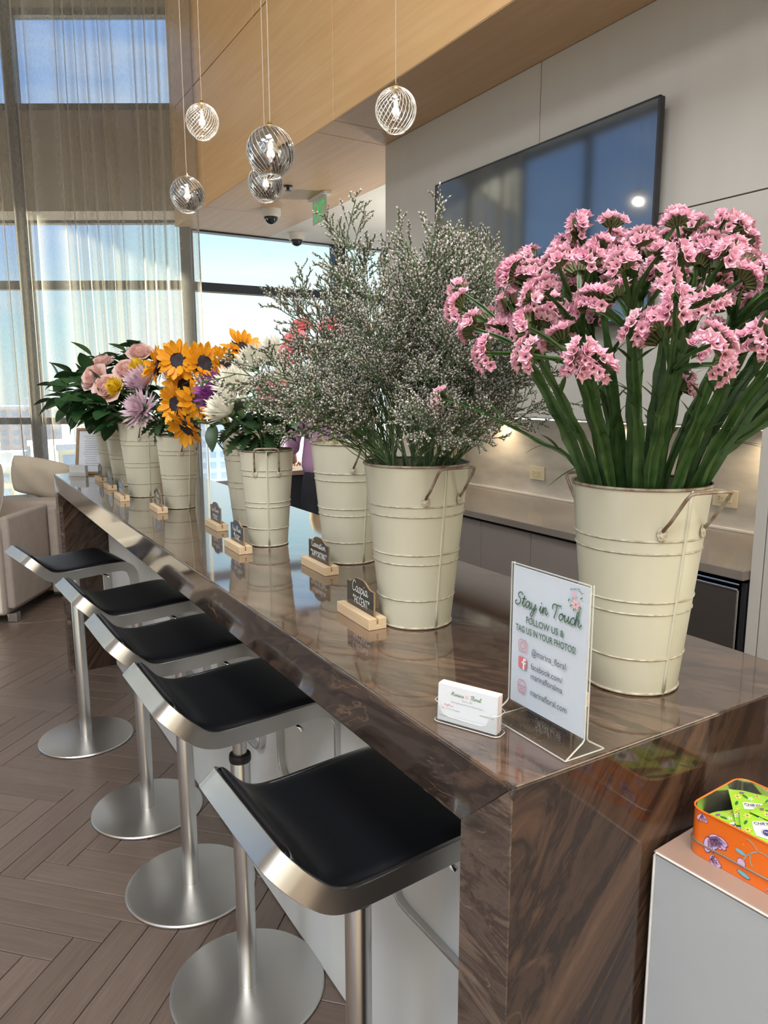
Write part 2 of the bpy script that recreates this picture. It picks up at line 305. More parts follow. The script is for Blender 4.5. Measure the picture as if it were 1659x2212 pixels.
def screen_mat(name):
    mt, t, b = nodes(name); b.inputs['Base Color'].default_value = (.006, .007, .009, 1); b.inputs['Roughness'].default_value = .3
    N = t.nodes.new; L = t.links.new; gl = N('ShaderNodeBsdfGlossy'); gl.inputs[0].default_value = (.95, .97, 1, 1); gl.inputs[1].default_value = .06
    mx = N('ShaderNodeMixShader'); L(fres(t, .17), mx.inputs[0]); L(b.outputs[0], mx.inputs[1]); L(gl.outputs[0], mx.inputs[2]); L(mx.outputs[0], t.nodes['Material Output'].inputs[0]); return mt
MATS = dict(
    veneer=wood_mat('oak_veneer', (.56, .345, .155), (.66, .43, .215), (26, 1.1, 26), .42),
    soffit=wood_mat('oak_veneer_soffit', (.52, .345, .20), (.62, .43, .27), (26, 1.1, 26), .5),
    plank=wood_mat('floor_oak_dark', (.120, .087, .069), (.165, .125, .102), (5.0, 90, 60), .34, 'UV', .10),
    gap=mat('joint_dark', (.02, .014, .01), .8),
    grey_panel=mat('grey_laminate', (.43, .415, .385), .42, var=((1.5, 9, 1.5), (.455, .44, .41), .3)),
    white_wall=mat('white_paint', (.74, .725, .69), .7, var=(3, (.77, .755, .72))),
    warm_wall=mat('warm_paint', (.62, .55, .45), .8, var=(2, (.66, .59, .49))),
    frame_dark=mat('dark_aluminium', (.03, .034, .042), .4, .6, var=(6, (.04, .045, .052))),
    frame_grey=mat('grey_aluminium', (.20, .18, .155), .5, .1, var=(6, (.24, .215, .185))),
    spandrel=mat('spandrel_grey', (.15, .125, .10), .7, var=(2.5, (.19, .16, .13))),
    glass=thin_glass('window_glass', (.94, .985, .985)),
    steel=mat('brushed_steel', (.60, .60, .59), .27, 1., bump=((6, 6, 400), .04, .0005)),
    steel_base=mat('brushed_steel_base', (.60, .59, .565), .33, 1., var=(4, (.66, .65, .63)), bump=((300, 12, 12), .05, .0005)),
    leather=mat('black_leather', (.004, .0045, .006), .36, bump=(240, .05, .0006), spec=.38),
    rubber=mat('black_rubber', (.012, .012, .013), .5, bump=(80, .05)),
    white_panel=mat('white_bar_panel', (.74, .765, .755), .45, var=((2, 9, 1.2), (.80, .82, .80), .25)),
    cream=mat('cream_enamel', (.56, .55, .435), .30, var=(5, (.585, .575, .46), .3), bump=(20, .02)),
    cream_edge=mat('cream_enamel_worn', (.57, .56, .45), .4, var=((90, 90, 240), (.33, .27, .19), .16)),
    rust=mat('worn_brown_rim', (.42, .38, .30), .45, .3, var=((60, 60, 60), (.20, .115, .07), .16)),
    chalk=mat('chalkboard_black', (.012, .014, .017), .13, spec=.8, var=(30, (.018, .02, .023))),
    birch=wood_mat('birch_block', (.66, .49, .30), (.74, .58, .38), (60, 6, 60), .5),
    birch_edge=wood_mat('board_edge_brown', (.30, .19, .10), (.38, .25, .14), (60, 6, 60), .6),
    ink_white=mat('chalk_white', (.85, .85, .84), .7, var=(90, (.75, .75, .74))),
    paper=mat('paper_white', (.76, .83, .95), .55, var=(20, (.78, .85, .96))),
    card=mat('card_white', (.62, .66, .70), .5, var=(40, (.64, .68, .72))),
    card_pink=mat('card_pink_edge', (.80, .64, .58), .6, var=(300, (.84, .72, .68))),
    ink_green=mat('ink_green', (.07, .14, .10), .6, var=(50, (.08, .15, .11))),
    ink_leaf=mat('ink_leaf_green', (.10, .22, .06), .6, var=(50, (.11, .23, .07))),
    ink_dark=mat('ink_slate', (.06, .07, .10), .6, var=(50, (.07, .08, .11))),
    ink_grey=mat('ink_grey', (.30, .32, .34), .6, var=(50, (.32, .34, .36))),
    ink_red=mat('ink_coral', (.60, .16, .17), .6, var=(50, (.62, .18, .19))),
    ink_rose=mat('ink_rose', (.52, .17, .24), .6, var=(50, (.54, .18, .25))),
    ink_pink=mat('ink_pink', (.80, .42, .46), .6, var=(50, (.82, .45, .48))),
    ink_blue=mat('ink_blue', (.42, .55, .80), .6, var=(50, (.44, .57, .82))),
    ink_navy=mat('ink_navy', (.03, .04, .16), .6, var=(50, (.035, .045, .17))),
    acrylic=thin_glass('clear_acrylic', (.985, .99, .985), 1.0),
    acrylic_edge=mat('acrylic_edge', (.74, .74, .70), .12, var=(60, (.80, .80, .76)), alpha=.45),
    tv_black=mat('tv_plastic', (.012, .013, .016), .35, var=(20, (.016, .017, .02))),
    screen=screen_mat('tv_screen'),
    cab_grey=mat('cabinet_taupe', (.20, .175, .16), .45, var=((2, 2, 12), (.215, .19, .172), .3)),
    steel_dark=mat('fridge_dark_steel', (.062, .055, .050), .30, .35, var=((2, 2, 30), (.07, .062, .056))),
    chrome=mat('chrome_trim', (.75, .75, .75), .15, 1., var=(20, (.8, .8, .8))),
    almond=mat('almond_plate', (.74, .69, .50), .4, var=(20, (.76, .71, .53))),
    slot=mat('socket_slot', (.05, .05, .05), .6, var=(20, (.07, .07, .07))),
    exit_white=mat('exit_acrylic', (.60, .68, .60), .3, var=(20, (.64, .72, .64)), alpha=.8),
    exit_green=emit_mat('exit_green', (.02, .62, .12), .55),
    dome_white=mat('dome_housing', (.66, .64, .60), .5, var=(20, (.70, .68, .64))),
    dome_black=mat('dome_lens', (.02, .025, .03), .08, var=(20, (.025, .03, .035))),
    sofa=mat('sofa_fabric', (.36, .315, .28), .85, var=(14, (.42, .37, .33), .3), bump=(160, .25, .002)),
    pillow=mat('pillow_fabric', (.50, .44, .35), .85, var=(9, (.56, .50, .41), .3), bump=(140, .25, .002)),
    pillow2=mat('pillow_grey_fabric', (.40, .35, .32), .85, var=(9, (.45, .40, .36), .3), bump=(140, .25, .002)),
    green_stem=leaf_mat('stem_green', (.045, .115, .035), (.075, .16, .05), .1, .5, 40),
    green_dark=leaf_mat('leaf_dark_green', (.022, .062, .024), (.045, .10, .035), .18, .4, 40),
    green_statice=leaf_mat('statice_green', (.030, .085, .024), (.085, .17, .048), .15, .42, 55),
    green_rose=leaf_mat('rose_leaf_green', (.016, .062, .020), (.035, .10, .030), .18, .35, 25),
    green_pale=leaf_mat('stem_olive', (.20, .22, .075), (.26, .28, .11), .1, .5, 30),
    caspia_stem=leaf_mat('caspia_green', (.055, .115, .040), (.10, .175, .07), .1, .55, 60),
    caspia_bract=mat('caspia_bract', (.070, .090, .048), .7, var=(90, (.14, .155, .095), .25)),
    caspia_bloom=mat('caspia_bloom', (.44, .40, .40), .7, var=(40, (.64, .60, .58), .25)),
    statice_pink=leaf_mat('statice_pink', (.80, .38, .52), (.90, .62, .70), .3, .6, 38),
    statice_calyx=leaf_mat('statice_calyx', (.085, .115, .035), (.13, .15, .055), .15, .5, 60),
    white_mum=leaf_mat('mum_white', (.80, .79, .68), (.84, .83, .75), .28, .5, 30),
    mum_heart=leaf_mat('mum_heart_lemon', (.70, .68, .28), (.76, .74, .38), .2, .5, 30),
    lav_mum=leaf_mat('mum_lavender', (.62, .44, .54), (.74, .58, .66), .28, .5, 30),
    purple_mum=leaf_mat('mum_purple', (.26, .06, .27), (.38, .12, .38), .25, .5, 30),
    yellow_mum=leaf_mat('mum_yellow', (.82, .56, .02), (.88, .66, .05), .25, .5, 30),
    sun_petal=leaf_mat('sunflower_petal', (.78, .31, .012), (.88, .46, .02), .28, .5, 24),
    sun_disc=mat('sunflower_disc', (.012, .010, .016), .8, var=(220, (.03, .022, .03)), bump=(260, .8, .003)),
    sepal=leaf_mat('sunflower_sepal', (.055, .085, .03), (.10, .13, .045), .15, .6, 40),
    rose=leaf_mat('rose_blush', (.84, .56, .52), (.90, .70, .66), .3, .5, 20),
    carnation=leaf_mat('carnation_coral', (.86, .34, .37), (.90, .50, .50), .3, .55, 40),
    shirt=mat('lilac_cotton', (.36, .20, .35), .8, var=(8, (.42, .25, .41), .3), bump=(60, .15, .002)),
    trousers=mat('black_trousers', (.010, .011, .016), .75, var=(14, (.016, .017, .024)), bump=(120, .15, .001)),
    skin=mat('skin', (.66, .42, .30), .5, var=(16, (.70, .46, .34)), subsurface_weight=.1),
    hair=mat('hair_light', (.50, .33, .17), .55, var=((90, 90, 12), (.62, .45, .27), .25), bump=((160, 160, 20), .4, .003)),
    shoe=mat('black_shoe', (.012, .012, .013), .4, var=(20, (.016, .016, .017))),
    black_cloth=mat('black_tablecloth', (.008, .008, .011), .9, var=(10, (.012, .012, .015))),
    table_top=wood_mat('table_brown', (.24, .16, .10), (.32, .22, .14), (6, 40, 40), .4),
    chair_dark=mat('chair_charcoal', (.03, .032, .038), .6, var=(30, (.04, .042, .048))),
    pedestal=mat('pedestal_grey', (.37, .395, .415), .55, var=(7, (.40, .425, .44), .3)),
    pedestal_top=mat('pedestal_top_tan', (.30, .205, .155), .5, var=(14, (.345, .24, .185), .3)),
    pedestal_edge=mat('pedestal_edge_white', (.52, .52, .49), .5, var=(20, (.7, .7, .66))),
    tin=mat('tin_orange', (.80, .155, .015), .28, var=(6, (.84, .18, .02)), coat_weight=.4),
    tin_in=mat('tin_inside', (.50, .50, .42), .16, .9, var=(9, (.58, .58, .5))),
    tin_bead=mat('tin_bead_grey', (.42, .38, .33), .3, .8, var=(20, (.5, .46, .41))),
    print_lilac=mat('print_lilac', (.66, .42, .70), .35, var=(60, (.72, .50, .76), .25)),
    print_dark=mat('print_plum', (.10, .035, .10), .4, var=(50, (.12, .05, .12))),
    print_teal=mat('print_teal', (.16, .45, .56), .4, var=(50, (.20, .50, .60))),
    print_twig=mat('print_twig', (.36, .34, .28), .4, var=(50, (.40, .38, .32))),
    packet=mat('packet_green', (.30, .56, .03), .32, var=(14, (.36, .62, .06), .25), bump=(30, .25, .003)),
    packet_white=mat('packet_label', (.78, .74, .66), .4, var=(30, (.80, .76, .69))),
    print_yellow=mat('print_yellow', (.85, .62, .10), .4, var=(50, (.88, .66, .15))),
    print_leaf=mat('print_leaf', (.03, .14, .04), .4, var=(50, (.04, .16, .05))),
    print_mauve=mat('print_mauve', (.24, .10, .22), .4, var=(50, (.26, .12, .24))),
    plaster=mat('backsplash_stone', (.46, .455, .42), .4, var=((6, 3.5, 12), (.74, .73, .69), .24)),
    back_top=mat('back_counter_taupe', (.17, .145, .125), .12, var=(4, (.20, .175, .15)), spec=.6),
    led=emit_mat('led_warm', (1.0, .72, .40), 6.0),
    fill_strip=emit_mat('fill_strip_warm', (1.0, .86, .70), 22.0),
    cord=mat('pendant_cord', (.42, .36, .30), .5, var=(60, (.46, .40, .34))),
    brass=mat('pendant_brass', (.62, .44, .20), .3, 1., var=(20, (.68, .50, .26))),
    bulb=emit_mat('pendant_bulb', (1.0, .93, .82), 14.0),
    stone_top=stone_mat('stone_top', (.042, .025, .017), (.105, .064, .043), (.19, .122, .083), (1.3, 5.5, 4), (0, 0, 1.1), .065, .7, .7, .35),
    stone_front=stone_mat('stone_front', (.020, .015, .013), (.055, .039, .032), (.135, .090, .060), (1.5, 2.2, 6), (.25, .0, 1.45), .07, .6, .15, .7),
    stone_end=stone_mat('stone_end', (.020, .0125, .0095), (.060, .036, .024), (.150, .090, .054), (1.0, 3.0, 4.6), (0, .95, 0), .08, .42, 0., .3),
    stone_leg=stone_mat('stone_leg', (.040, .030, .026), (.105, .080, .066), (.24, .185, .14), (2.4, 5, 10), (.12, 0, 1.3), .13, .5, 0., .5),
)
# ================================================================== STRUCTURE
# ---- floor: 45 degree herringbone, every plank its own piece (nearest ones), the rest joined
floor = struct('floor')
fl = MB(); fl.box((-5.3, -4.3, -.16), (5.3, 12.2, -.014)); fl.build('subfloor', MATS['gap'], floor)
PW, PL = .0925, .598
def plank_mesh(name, w, l):
    me = bpy.data.meshes.new(name); g = .0012; c = .0016; t = .014
    x0, x1, y0, y1 = g, l - g, g, w - g
    vs = [(x0, y0, -t), (x1, y0, -t), (x1, y1, -t), (x0, y1, -t), (x0, y0, -c), (x1, y0, -c), (x1, y1, -c), (x0, y1, -c),
          (x0 + c, y0 + c, 0), (x1 - c, y0 + c, 0), (x1 - c, y1 - c, 0), (x0 + c, y1 - c, 0)]
    fs = [(8, 9, 10, 11), (4, 5, 9, 8), (5, 6, 10, 9), (6, 7, 11, 10), (7, 4, 8, 11), (0, 1, 5, 4), (1, 2, 6, 5), (2, 3, 7, 6), (3, 0, 4, 7)]
    me.from_pydata(vs, [], fs)
    uv = me.uv_layers.new(name='UVMap')
    for lp in me.loops: p = vs[lp.vertex_index]; uv.data[lp.index].uv = (p[0], p[1])
    me.materials.append(MATS['plank']); return me, vs, fs
PMS = []
for k in range(6):
    me, pv, pf = plank_mesh('plank', PW, PL)
    for d in me.uv_layers[0].data: d.uv = (d.uv[0] + k * 3.7, d.uv[1] + k * 1.9)
    PMS.append(me)
planks = []
def d2w(d, c): return ((c + d) / math.sqrt(2), (c - d) / math.sqrt(2))
D0, C0_ = -1.728, 1.710
for n in range(-14, 15):
    for k in range(-70, 90):
        d, c = D0 + k * PW + n * PL, C0_ + k * PW - n * PL
        planks.append((d, c, 0))
        planks.append((d + PL, c + PW - PL, 1))
def facade_y(x): return 6.87 + (2.093 - x) * .6064 if x < 2.093 else 6.87
near, far = [], []
for (d, c, o) in planks:
    cd, cc = (d + PL / 2, c + PW / 2) if o == 0 else (d + PW / 2, c + PL / 2)
    x, y = d2w(cd, cc)
    if not (-5.2 < x < 5.0 and -4.0 < y < facade_y(x) + .2): continue
    # only those the photograph can show: in the camera's cone, this side of the bar
    z = (Vector((x, y, 0)) - V(0, 0, H)); dz = z.dot(f2)
    px = z.dot(r3) / dz * 1592.6 + 829.5 if dz > .1 else -9999
    py = -z.dot(u3) / dz * 1592.6 + 1106 if dz > .1 else 9999
    vis = dz > .1 and -170 < px < 1000 and py < 2420 and x < 1.0 and y < 8.2
    (near if vis else far).append((dz, d, c, o))
near.sort(); far += near[300:]; near = near[:300]
for i, (dz, d, c, o) in enumerate(near):
    x, y = d2w(d, c) if o == 0 else d2w(d + PW, c)
    ob = obj('plank', PMS[R.randrange(6)], floor, (x, y, R.uniform(-.0006, .0006)))
    ob.rotation_euler = (0, 0, -PI / 4 if o == 0 else PI / 4)
fv, ff, fuv = [], [], []
for (dz, d, c, o) in far:
    x, y = d2w(d, c) if o == 0 else d2w(d + PW, c)
    a = -PI / 4 if o == 0 else PI / 4; ca, sa = math.cos(a), math.sin(a); b0 = len(fv); ou = R.uniform(0, 30)
    for p in pv: fv.append((x + ca * p[0] - sa * p[1], y + sa * p[0] + ca * p[1], p[2])); fuv.append((p[0] + ou, p[1] + ou * .37))
    ff.extend([tuple(b0 + i for i in f) for f in pf[:5]])
me = bpy.data.meshes.new('outer_planks'); me.from_pydata(fv, [], ff); uv = me.uv_layers.new(name='UVMap')
idx = [0] * len(me.loops); me.loops.foreach_get('vertex_index', idx)
flat = [q for i in idx for q in fuv[i]]; uv.data.foreach_set('uv', flat); me.materials.append(MATS['plank'])
tag(obj('outer_planks', me, floor), kind='stuff')

# ---- wood bulkhead over the bar and its soffit, panel by panel
ZS, XB, YG = 2.97, 1.98, 6.87
def panels(parent, name, m_, rects, plane, pos, thick, gap=.003, ch=.002, base=None):
    """rects in (u0,u1,v0,v1); plane 'x' -> (y,z), 'z' -> (x,y), 'y' -> (x,z); the visible face is at pos, thickness goes to pos+thick"""
    for (u0, u1, v0, v1) in rects:
        b = MB(); a0, a1 = sorted((pos, pos + thick))
        u0 += gap; u1 -= gap; v0 += gap; v1 -= gap
        if plane == 'x': b.cbox((a0, u0, v0), (a1, u1, v1), ch)
        elif plane == 'z': b.cbox((u0, v0, a0), (u1, v1, a1), ch)
        else: b.cbox((u0, a0, v0), (u1, a1, v1), ch)
        b.build(name, m_, parent)
bulk = struct('wall_bulkhead')
b = MB(); b.box((XB + .02, -4, ZS + .02), (XB + .3, YG - .05, 5.8)); b.build('backing', MATS['gap'], bulk)
rows = []
for (y0, y1) in ((-4, -.64), (-.64, 1.57), (1.57, 3.775), (3.775, 5.988), (5.988, YG - .04)): rows.append((y0, y1, ZS, 3.905))
for (y0, y1) in ((-4, -1.74), (-1.74, .465), (.465, 2.67), (2.67, 4.878), (4.878, YG - .04)): rows.append((y0, y1, 3.905, 5.8))
panels(bulk, 'panel', MATS['veneer'], rows, 'x', XB, .018, .0035)
soff = struct('ceiling_soffit')
b = MB(); b.box((XB + .02, -4, ZS + .018), (2.85, YG - .04, ZS + .05)); b.build('backing', MATS['gap'], soff)
panels(soff, 'panel', MATS['soffit'], [(XB, 2.44, -4, 1.57), (XB, 2.44, 1.57, 3.775), (XB, 2.87, 3.99, 5.988), (XB, 2.87, 5.988, YG - .02), (XB, 2.44, 3.775, 3.99)], 'z', ZS, .018, .0025)
cw = struct('ceiling_alcove'); b = MB(); b.box((2.872, 3.985, ZS + .001), (5.2, YG, ZS + .2)); b.build('plaster', MATS['white_wall'], cw)
hc = struct('ceiling'); b = MB(); b.prism([(-5.2, -4.2), (2.3, -4.2), (2.3, 6.90), (2.08, 6.90), (-5.2, 11.32)], 5.8, 5.95); b.build('plaster', MATS['white_wall'], hc)
for (x, y) in CEIL_FILLS:  # frames around the added ceiling fill lights
    b = MB()
    for (a, c) in (((-.82, -.82), (.82, -.76)), ((-.82, .76), (.82, .82)), ((-.82, -.76), (-.76, .76)), ((.76, -.76), (.82, .76))):
        b.box((x + a[0], y + a[1], 5.775), (x + c[0], y + c[1], 5.80))
    b.build('fill_light_frame', MATS['frame_grey'], hc)

# ---- outer walls of the lounge
wl = struct('wall_left'); b = MB(); b.box((-5.2, 1.0, 0), (-5, 6.2, 5.8)); b.box((-5.2, -4.2, 0), (-5, -3.9, 5.8))  # long solid stretch shaped to shade the bar from the low sun
for (y0, y1) in ((6.2, 11.3), (-3.9, 1.0)): b.box((-5.2, y0, 5.75), (-5, y1, 5.8)); b.box((-5.2, y0, 0), (-5, y1, .12)); b.box((-5.2, y0, 3.02), (-5, y1, 3.9))
b.build('plaster', MATS['warm_wall'], wl)
wb = struct('wall_back'); b = MB(); b.box((-5.2, -4.2, 0), (5.2, -4, 5.8)); b.build('plaster', MATS['warm_wall'], wb)
wr = struct('wall_right'); b = MB(); b.box((5.0, 3.9, 0), (5.2, YG, 3.1)); b.build('plaster', MATS['white_wall'], wr)
for nm, yl in (('window_3', (6.2, 7.85, 9.5, 11.15)), ('window_4', (-3.9, -2.27, -.63, 1.0))):  # the nearer one is added behind the camera for more daylight
    w3 = struct(nm)
    for y0 in yl:
        b = MB(); b.cbox((-5.16, y0 - .04, .12), (-5.02, y0 + .04, 5.75), .004); b.build('mullion', MATS['frame_dark'], w3)
    for (z0, z1) in ((.12, .2), (2.44, 2.515), (2.96, 3.02), (3.9, 3.96), (5.68, 5.75)):
        b = MB(); b.cbox((-5.15, yl[0], z0), (-5.03, yl[-1], z1), .004); b.build('transom', MATS['frame_dark'], w3)
    for k in range(3):
        for (z0, z1) in ((.2, 2.44), (2.515, 2.96), (3.96, 5.68)):
            b = MB(); b.box((-5.095, yl[k] + .04, z0), (-5.085, yl[k + 1] - .04, z1)); b.build('pane', MATS['glass'], w3)

# ---- curtained glass facade (window_1): local x runs away to the left along the facade, y points into the room
FM = Matrix(((-.8551, -.5185, 0, 2.093), (.5185, -.8551, 0, 6.87), (0, 0, 1, 0), (0, 0, 0, 1)))
w1 = struct('window_1'); w1.matrix_world = FM
SEND = 8.3
ms = [0.0] + [1.46 * k for k in range(1, 6)]
for s in ms:
    b = MB(); b.cbox((s - .045, -.05, 0), (s + .045, .07, 5.8), .004); b.build('mullion', MATS['frame_dark'], w1)
for (z0, z1, dy) in ((0, .07, .05), (1.225, 1.285, .04), (2.44, 2.515, .05), (3.01, 3.035, .04), (3.955, 4.0, .05), (4.70, 4.76, .05)):
    b = MB(); b.cbox((-.02, -.045, z0), (SEND, dy, z1), .003); b.build('transom', MATS['frame_dark'], w1)
for i in range(len(ms)):
    s0 = ms[i] + .045; s1 = (ms[i + 1] - .045) if i + 1 < len(ms) else SEND
    for (z0, z1) in ((.07, 1.225), (1.285, 2.44), (2.515, 3.01), (4.0, 4.70)):
        b = MB(); b.box((s0, -.012, z0), (s1, -.004, z1)); b.build('pane', MATS['glass'], w1)
    b = MB(); b.cbox((s0, -.02, 3.115), (s1, .03, 3.955), .004); b.build('spandrel_panel', MATS['spandrel'], w1)
    b = MB(); b.cbox((s0, -.02, 3.035), (s1, .045, 3.112), .004); b.build('head_panel', MATS['white_wall'], w1)
    b = MB(); b.cbox((s0, -.02, 4.76), (s1, .03, 5.8), .004); b.build('upper_panel', MATS['frame_grey'], w1)

# ---- glazing on the right (window_2)
w2 = struct('window_2')
for (x0, x1) in ((2.10, 2.14), (3.585, 3.70), (4.90, 5.0)):
    b = MB(); b.cbox((x0, YG - .03, 0), (x1, YG + .10, ZS), .004); b.build('mullion', MATS['frame_dark'], w2)
for (z0, z1) in ((0, .07), (2.435, 2.515), (ZS - .012, ZS + .05)):
    b = MB(); b.cbox((2.12, YG - .01, z0), (4.98, YG + .09, z1), .004); b.build('transom', MATS['frame_dark'], w2)
b = MB(); b.cbox((2.12, YG - .022, 2.424), (4.98, YG + .0, 2.437), .002); b.build('transom_bead', MATS['frame_grey'], w2)
for (x0, x1) in ((2.14, 3.585), (3.70, 4.90)):
    for (z0, z1) in ((.07, 2.435), (2.515, ZS - .012)):
        b = MB(); b.box((x0, YG + .03, z0), (x1, YG + .038, z1)); b.build('pane', MATS['glass'], w2)

# ---- sheer curtain
def sheer_mat():
    mt = bpy.data.materials.new('sheer_voile'); mt.use_nodes = True; t = mt.node_tree; t.nodes.clear(); N = t.nodes.new; L = t.links.new
    c = N('ShaderNodeTexCoord'); mp = N('ShaderNodeMapping'); mp.inputs['Scale'].default_value = (220, 220, 34); L(c.outputs['Object'], mp.inputs[0])
    nz = N('ShaderNodeTexNoise'); nz.inputs['Scale'].default_value = 1; nz.inputs['Detail'].default_value = 3; L(mp.outputs[0], nz.inputs[0])
    mr = N('ShaderNodeMapRange'); mr.inputs[1].default_value = .35; mr.inputs[2].default_value = .65; mr.inputs[3].default_value = .86; mr.inputs[4].default_value = 1.10; L(nz.outputs['Fac'], mr.inputs[0])
    lw = N('ShaderNodeLayerWeight'); lw.inputs[0].default_value = .5
    pw = N('ShaderNodeMath'); pw.operation = 'POWER'; pw.inputs[1].default_value = 1.25; L(lw.outputs['Facing'], pw.inputs[0])
    m2 = N('ShaderNodeMapRange'); m2.inputs[3].default_value = .33; m2.inputs[4].default_value = 1.0; L(pw.outputs[0], m2.inputs[0])
    mu = N('ShaderNodeMath'); mu.operation = 'MULTIPLY'; mu.use_clamp = True; L(m2.outputs[0], mu.inputs[0]); L(mr.outputs[0], mu.inputs[1])
    df = N('ShaderNodeBsdfDiffuse'); df.inputs[0].default_value = (.52, .48, .41, 1)
    tl = N('ShaderNodeBsdfTranslucent'); tl.inputs[0].default_value = (.52, .47, .38, 1)
    ad = N('ShaderNodeMixShader'); ad.inputs[0].default_value = .45; L(df.outputs[0], ad.inputs[1]); L(tl.outputs[0], ad.inputs[2])
    tr = N('ShaderNodeBsdfTransparent'); tr.inputs[0].default_value = (.97, .96, .93, 1)
    mx = N('ShaderNodeMixShader'); L(mu.outputs[0], mx.inputs[0]); L(tr.outputs[0], mx.inputs[1]); L(ad.outputs[0], mx.inputs[2])
    o = N('ShaderNodeOutputMaterial'); L(mx.outputs[0], o.inputs[0]); return mt
cur = MB()
rc = random.Random(3)
s = -.285; xs = []; sg = 1
while s < 6.2:
    if rc.random() < .42: run = [(rc.uniform(.06, .13), rc.uniform(.006, .016)) for _ in range(rc.choice((1, 1, 2)))]
    else: run = [(rc.uniform(.024, .06), rc.uniform(.018, .05)) for _ in range(rc.randint(2, 5))]
    if s > 2.6: run = [(rc.uniform(.07, .12), rc.uniform(.02, .05)) for _ in range(3)]
    for wv, amp in run:
        n = 6; sg = -sg
        for i in range(n): xs.append((s + wv * i / n, sg * amp * math.sin(PI * i / n)))
        s += wv
zs = [.015, .4, .9, 1.4, 1.9, 2.4, 2.9, 3.4, 3.9, 4.5, 5.1, 5.76]
for zi, z in enumerate(zs):
    k = z / 5.76
    for i, (sx, a) in enumerate(xs):
        cur.v.append((sx + .012 * math.sin(sx * 9 + z * .6), .735 + a * (1.15 - .35 * k) + .012 * math.sin(z * 1.3 + sx * 5), z))
nx = len(xs)
for zi in range(len(zs) - 1):
    for i in range(nx - 1):
        cur.f.append((zi * nx + i, zi * nx + i + 1, (zi + 1) * nx + i + 1, (zi + 1) * nx + i)); cur.m.append(0)
ct = thing('sheer_curtain', 'tall beige sheer curtain hanging in folds before the left windows', 'curtain'); ct.matrix_world = FM
cur.build('curtain_cloth', sheer_mat(), ct, smooth=True)
b = MB(); b.tube([(-.285, .735 - .004, .02), (-.285, .735 - .004, 5.76)], .004, 6); b.build('side_hem', MATS['frame_grey'], ct)
b = MB(); b.cbox((-.30, .70, 5.76), (6.2, .77, 5.795), .003); b.build('curtain_track', MATS['frame_grey'], ct)

# ---- panelled TV wall with its kitchen niche
XT = 2.43
tvw = struct('wall_tv')
b = MB(); b.box((XT + .022, 1.50, 1.43), (3.2, 3.96, ZS - .001)); b.box((XT + .022, -4, 0), (3.2, 1.478, ZS - .001)); b.box((3.07, 1.478, 0), (3.2, 3.96, 1.43)); b.build('backing', MATS['gap'], tvw)
rects = [(1.503, 2.659, 1.41, 2.201), (2.659, 3.985, 1.41, 2.201), (1.503, 2.659, 2.201, ZS), (2.659, 3.985, 2.201, ZS),
         (1.456, 1.503, 0.0, ZS), (.1, 1.456, 0, 2.201), (.1, 1.456, 2.201, ZS), (-1.3, .1, 0, 2.201), (-1.3, .1, 2.201, ZS), (-2.7, -1.3, 0, ZS), (-4, -2.7, 0, ZS)]
panels(tvw, 'panel', MATS['grey_panel'], rects, 'x', XT, .022, .0022, .0015)
b = MB(); b.cbox((XT + .001, 3.962, 0), (3.2, 3.985, ZS - .002), .002); b.build('end_panel', MATS['grey_panel'], tvw)
b = MB(); b.cbox((XT + .01, 1.505, 1.41), (3.07, 3.96, 1.428), .002); b.build('niche_ceiling', MATS['grey_panel'], tvw)
b = MB(); b.cbox((XT + .0225, 1.4785, 0), (3.07, 1.503, 1.409), .002); b.build('niche_side', MATS['grey_panel'], tvw)
b = MB(); b.box((3.05, 1.503, .91), (3.07, 3.96, 1.41)); b.build('backsplash', MATS['plaster'], tvw)
b = MB(); b.cbox((3.035, 1.504, .910), (3.05, 3.96, .922), .002); b.build('backsplash_bead', MATS['white_wall'], tvw)
# ================================================================== KITCHEN BEHIND THE BAR
for (y, lw) in ((3.55, 'warm puck light under the wall cabinets near the far end of the niche'), (2.62, 'warm puck light under the wall cabinets at the middle of the niche'), (1.8, 'warm puck light under the wall cabinets beside the tall panel')):
    t = thing('puck_light', lw, 'light', (2.95, y, 1.41), 0, 'puck lights in the niche')
    b = MB(); b.lathe([(.0, -.008), (.026, -.008), (.03, -.004), (.03, 0)], 20); b.build('housing', MATS['chrome'], t, True)
    b = MB(); b.lathe([(0, -.0095), (.02, -.0095), (.022, -.0075)], 16); b.build('lens', MATS['led'], t, True)
    l = bpy.data.lights.new('puck_lamp', 'SPOT'); l.energy = 6; l.color = (1, .74, .45); l.spot_size = 2.5; l.spot_blend = .8; l.shadow_soft_size = .02
    lo = bpy.data.objects.new('puck_lamp', l); COL.objects.link(lo); lo.parent = t; lo.location = (0, 0, -.02)
t = thing('fill_light_strip', 'added warm fill strip under the wall cabinets, evening out the niche', 'light', (2.50, 2.73, 1.409))  # strip added to spread even light over the backsplash
b = MB(); b.cbox((-.012, -1.2, -.008), (.012, 1.2, 0), .002); b.build('profile', MATS['chrome'], t)
b = MB(); b.box((-.008, -1.19, -.0095), (.008, 1.19, -.0078)); b.build('diffuser', MATS['fill_strip'], t)
b = MB(); b.cbox((2.395, 1.504, .874), (3.04, 3.958, .910), .003)
tag(b.build('back_worktop', MATS['back_top']), 'long taupe stone worktop under the lit stone backsplash', 'worktop')
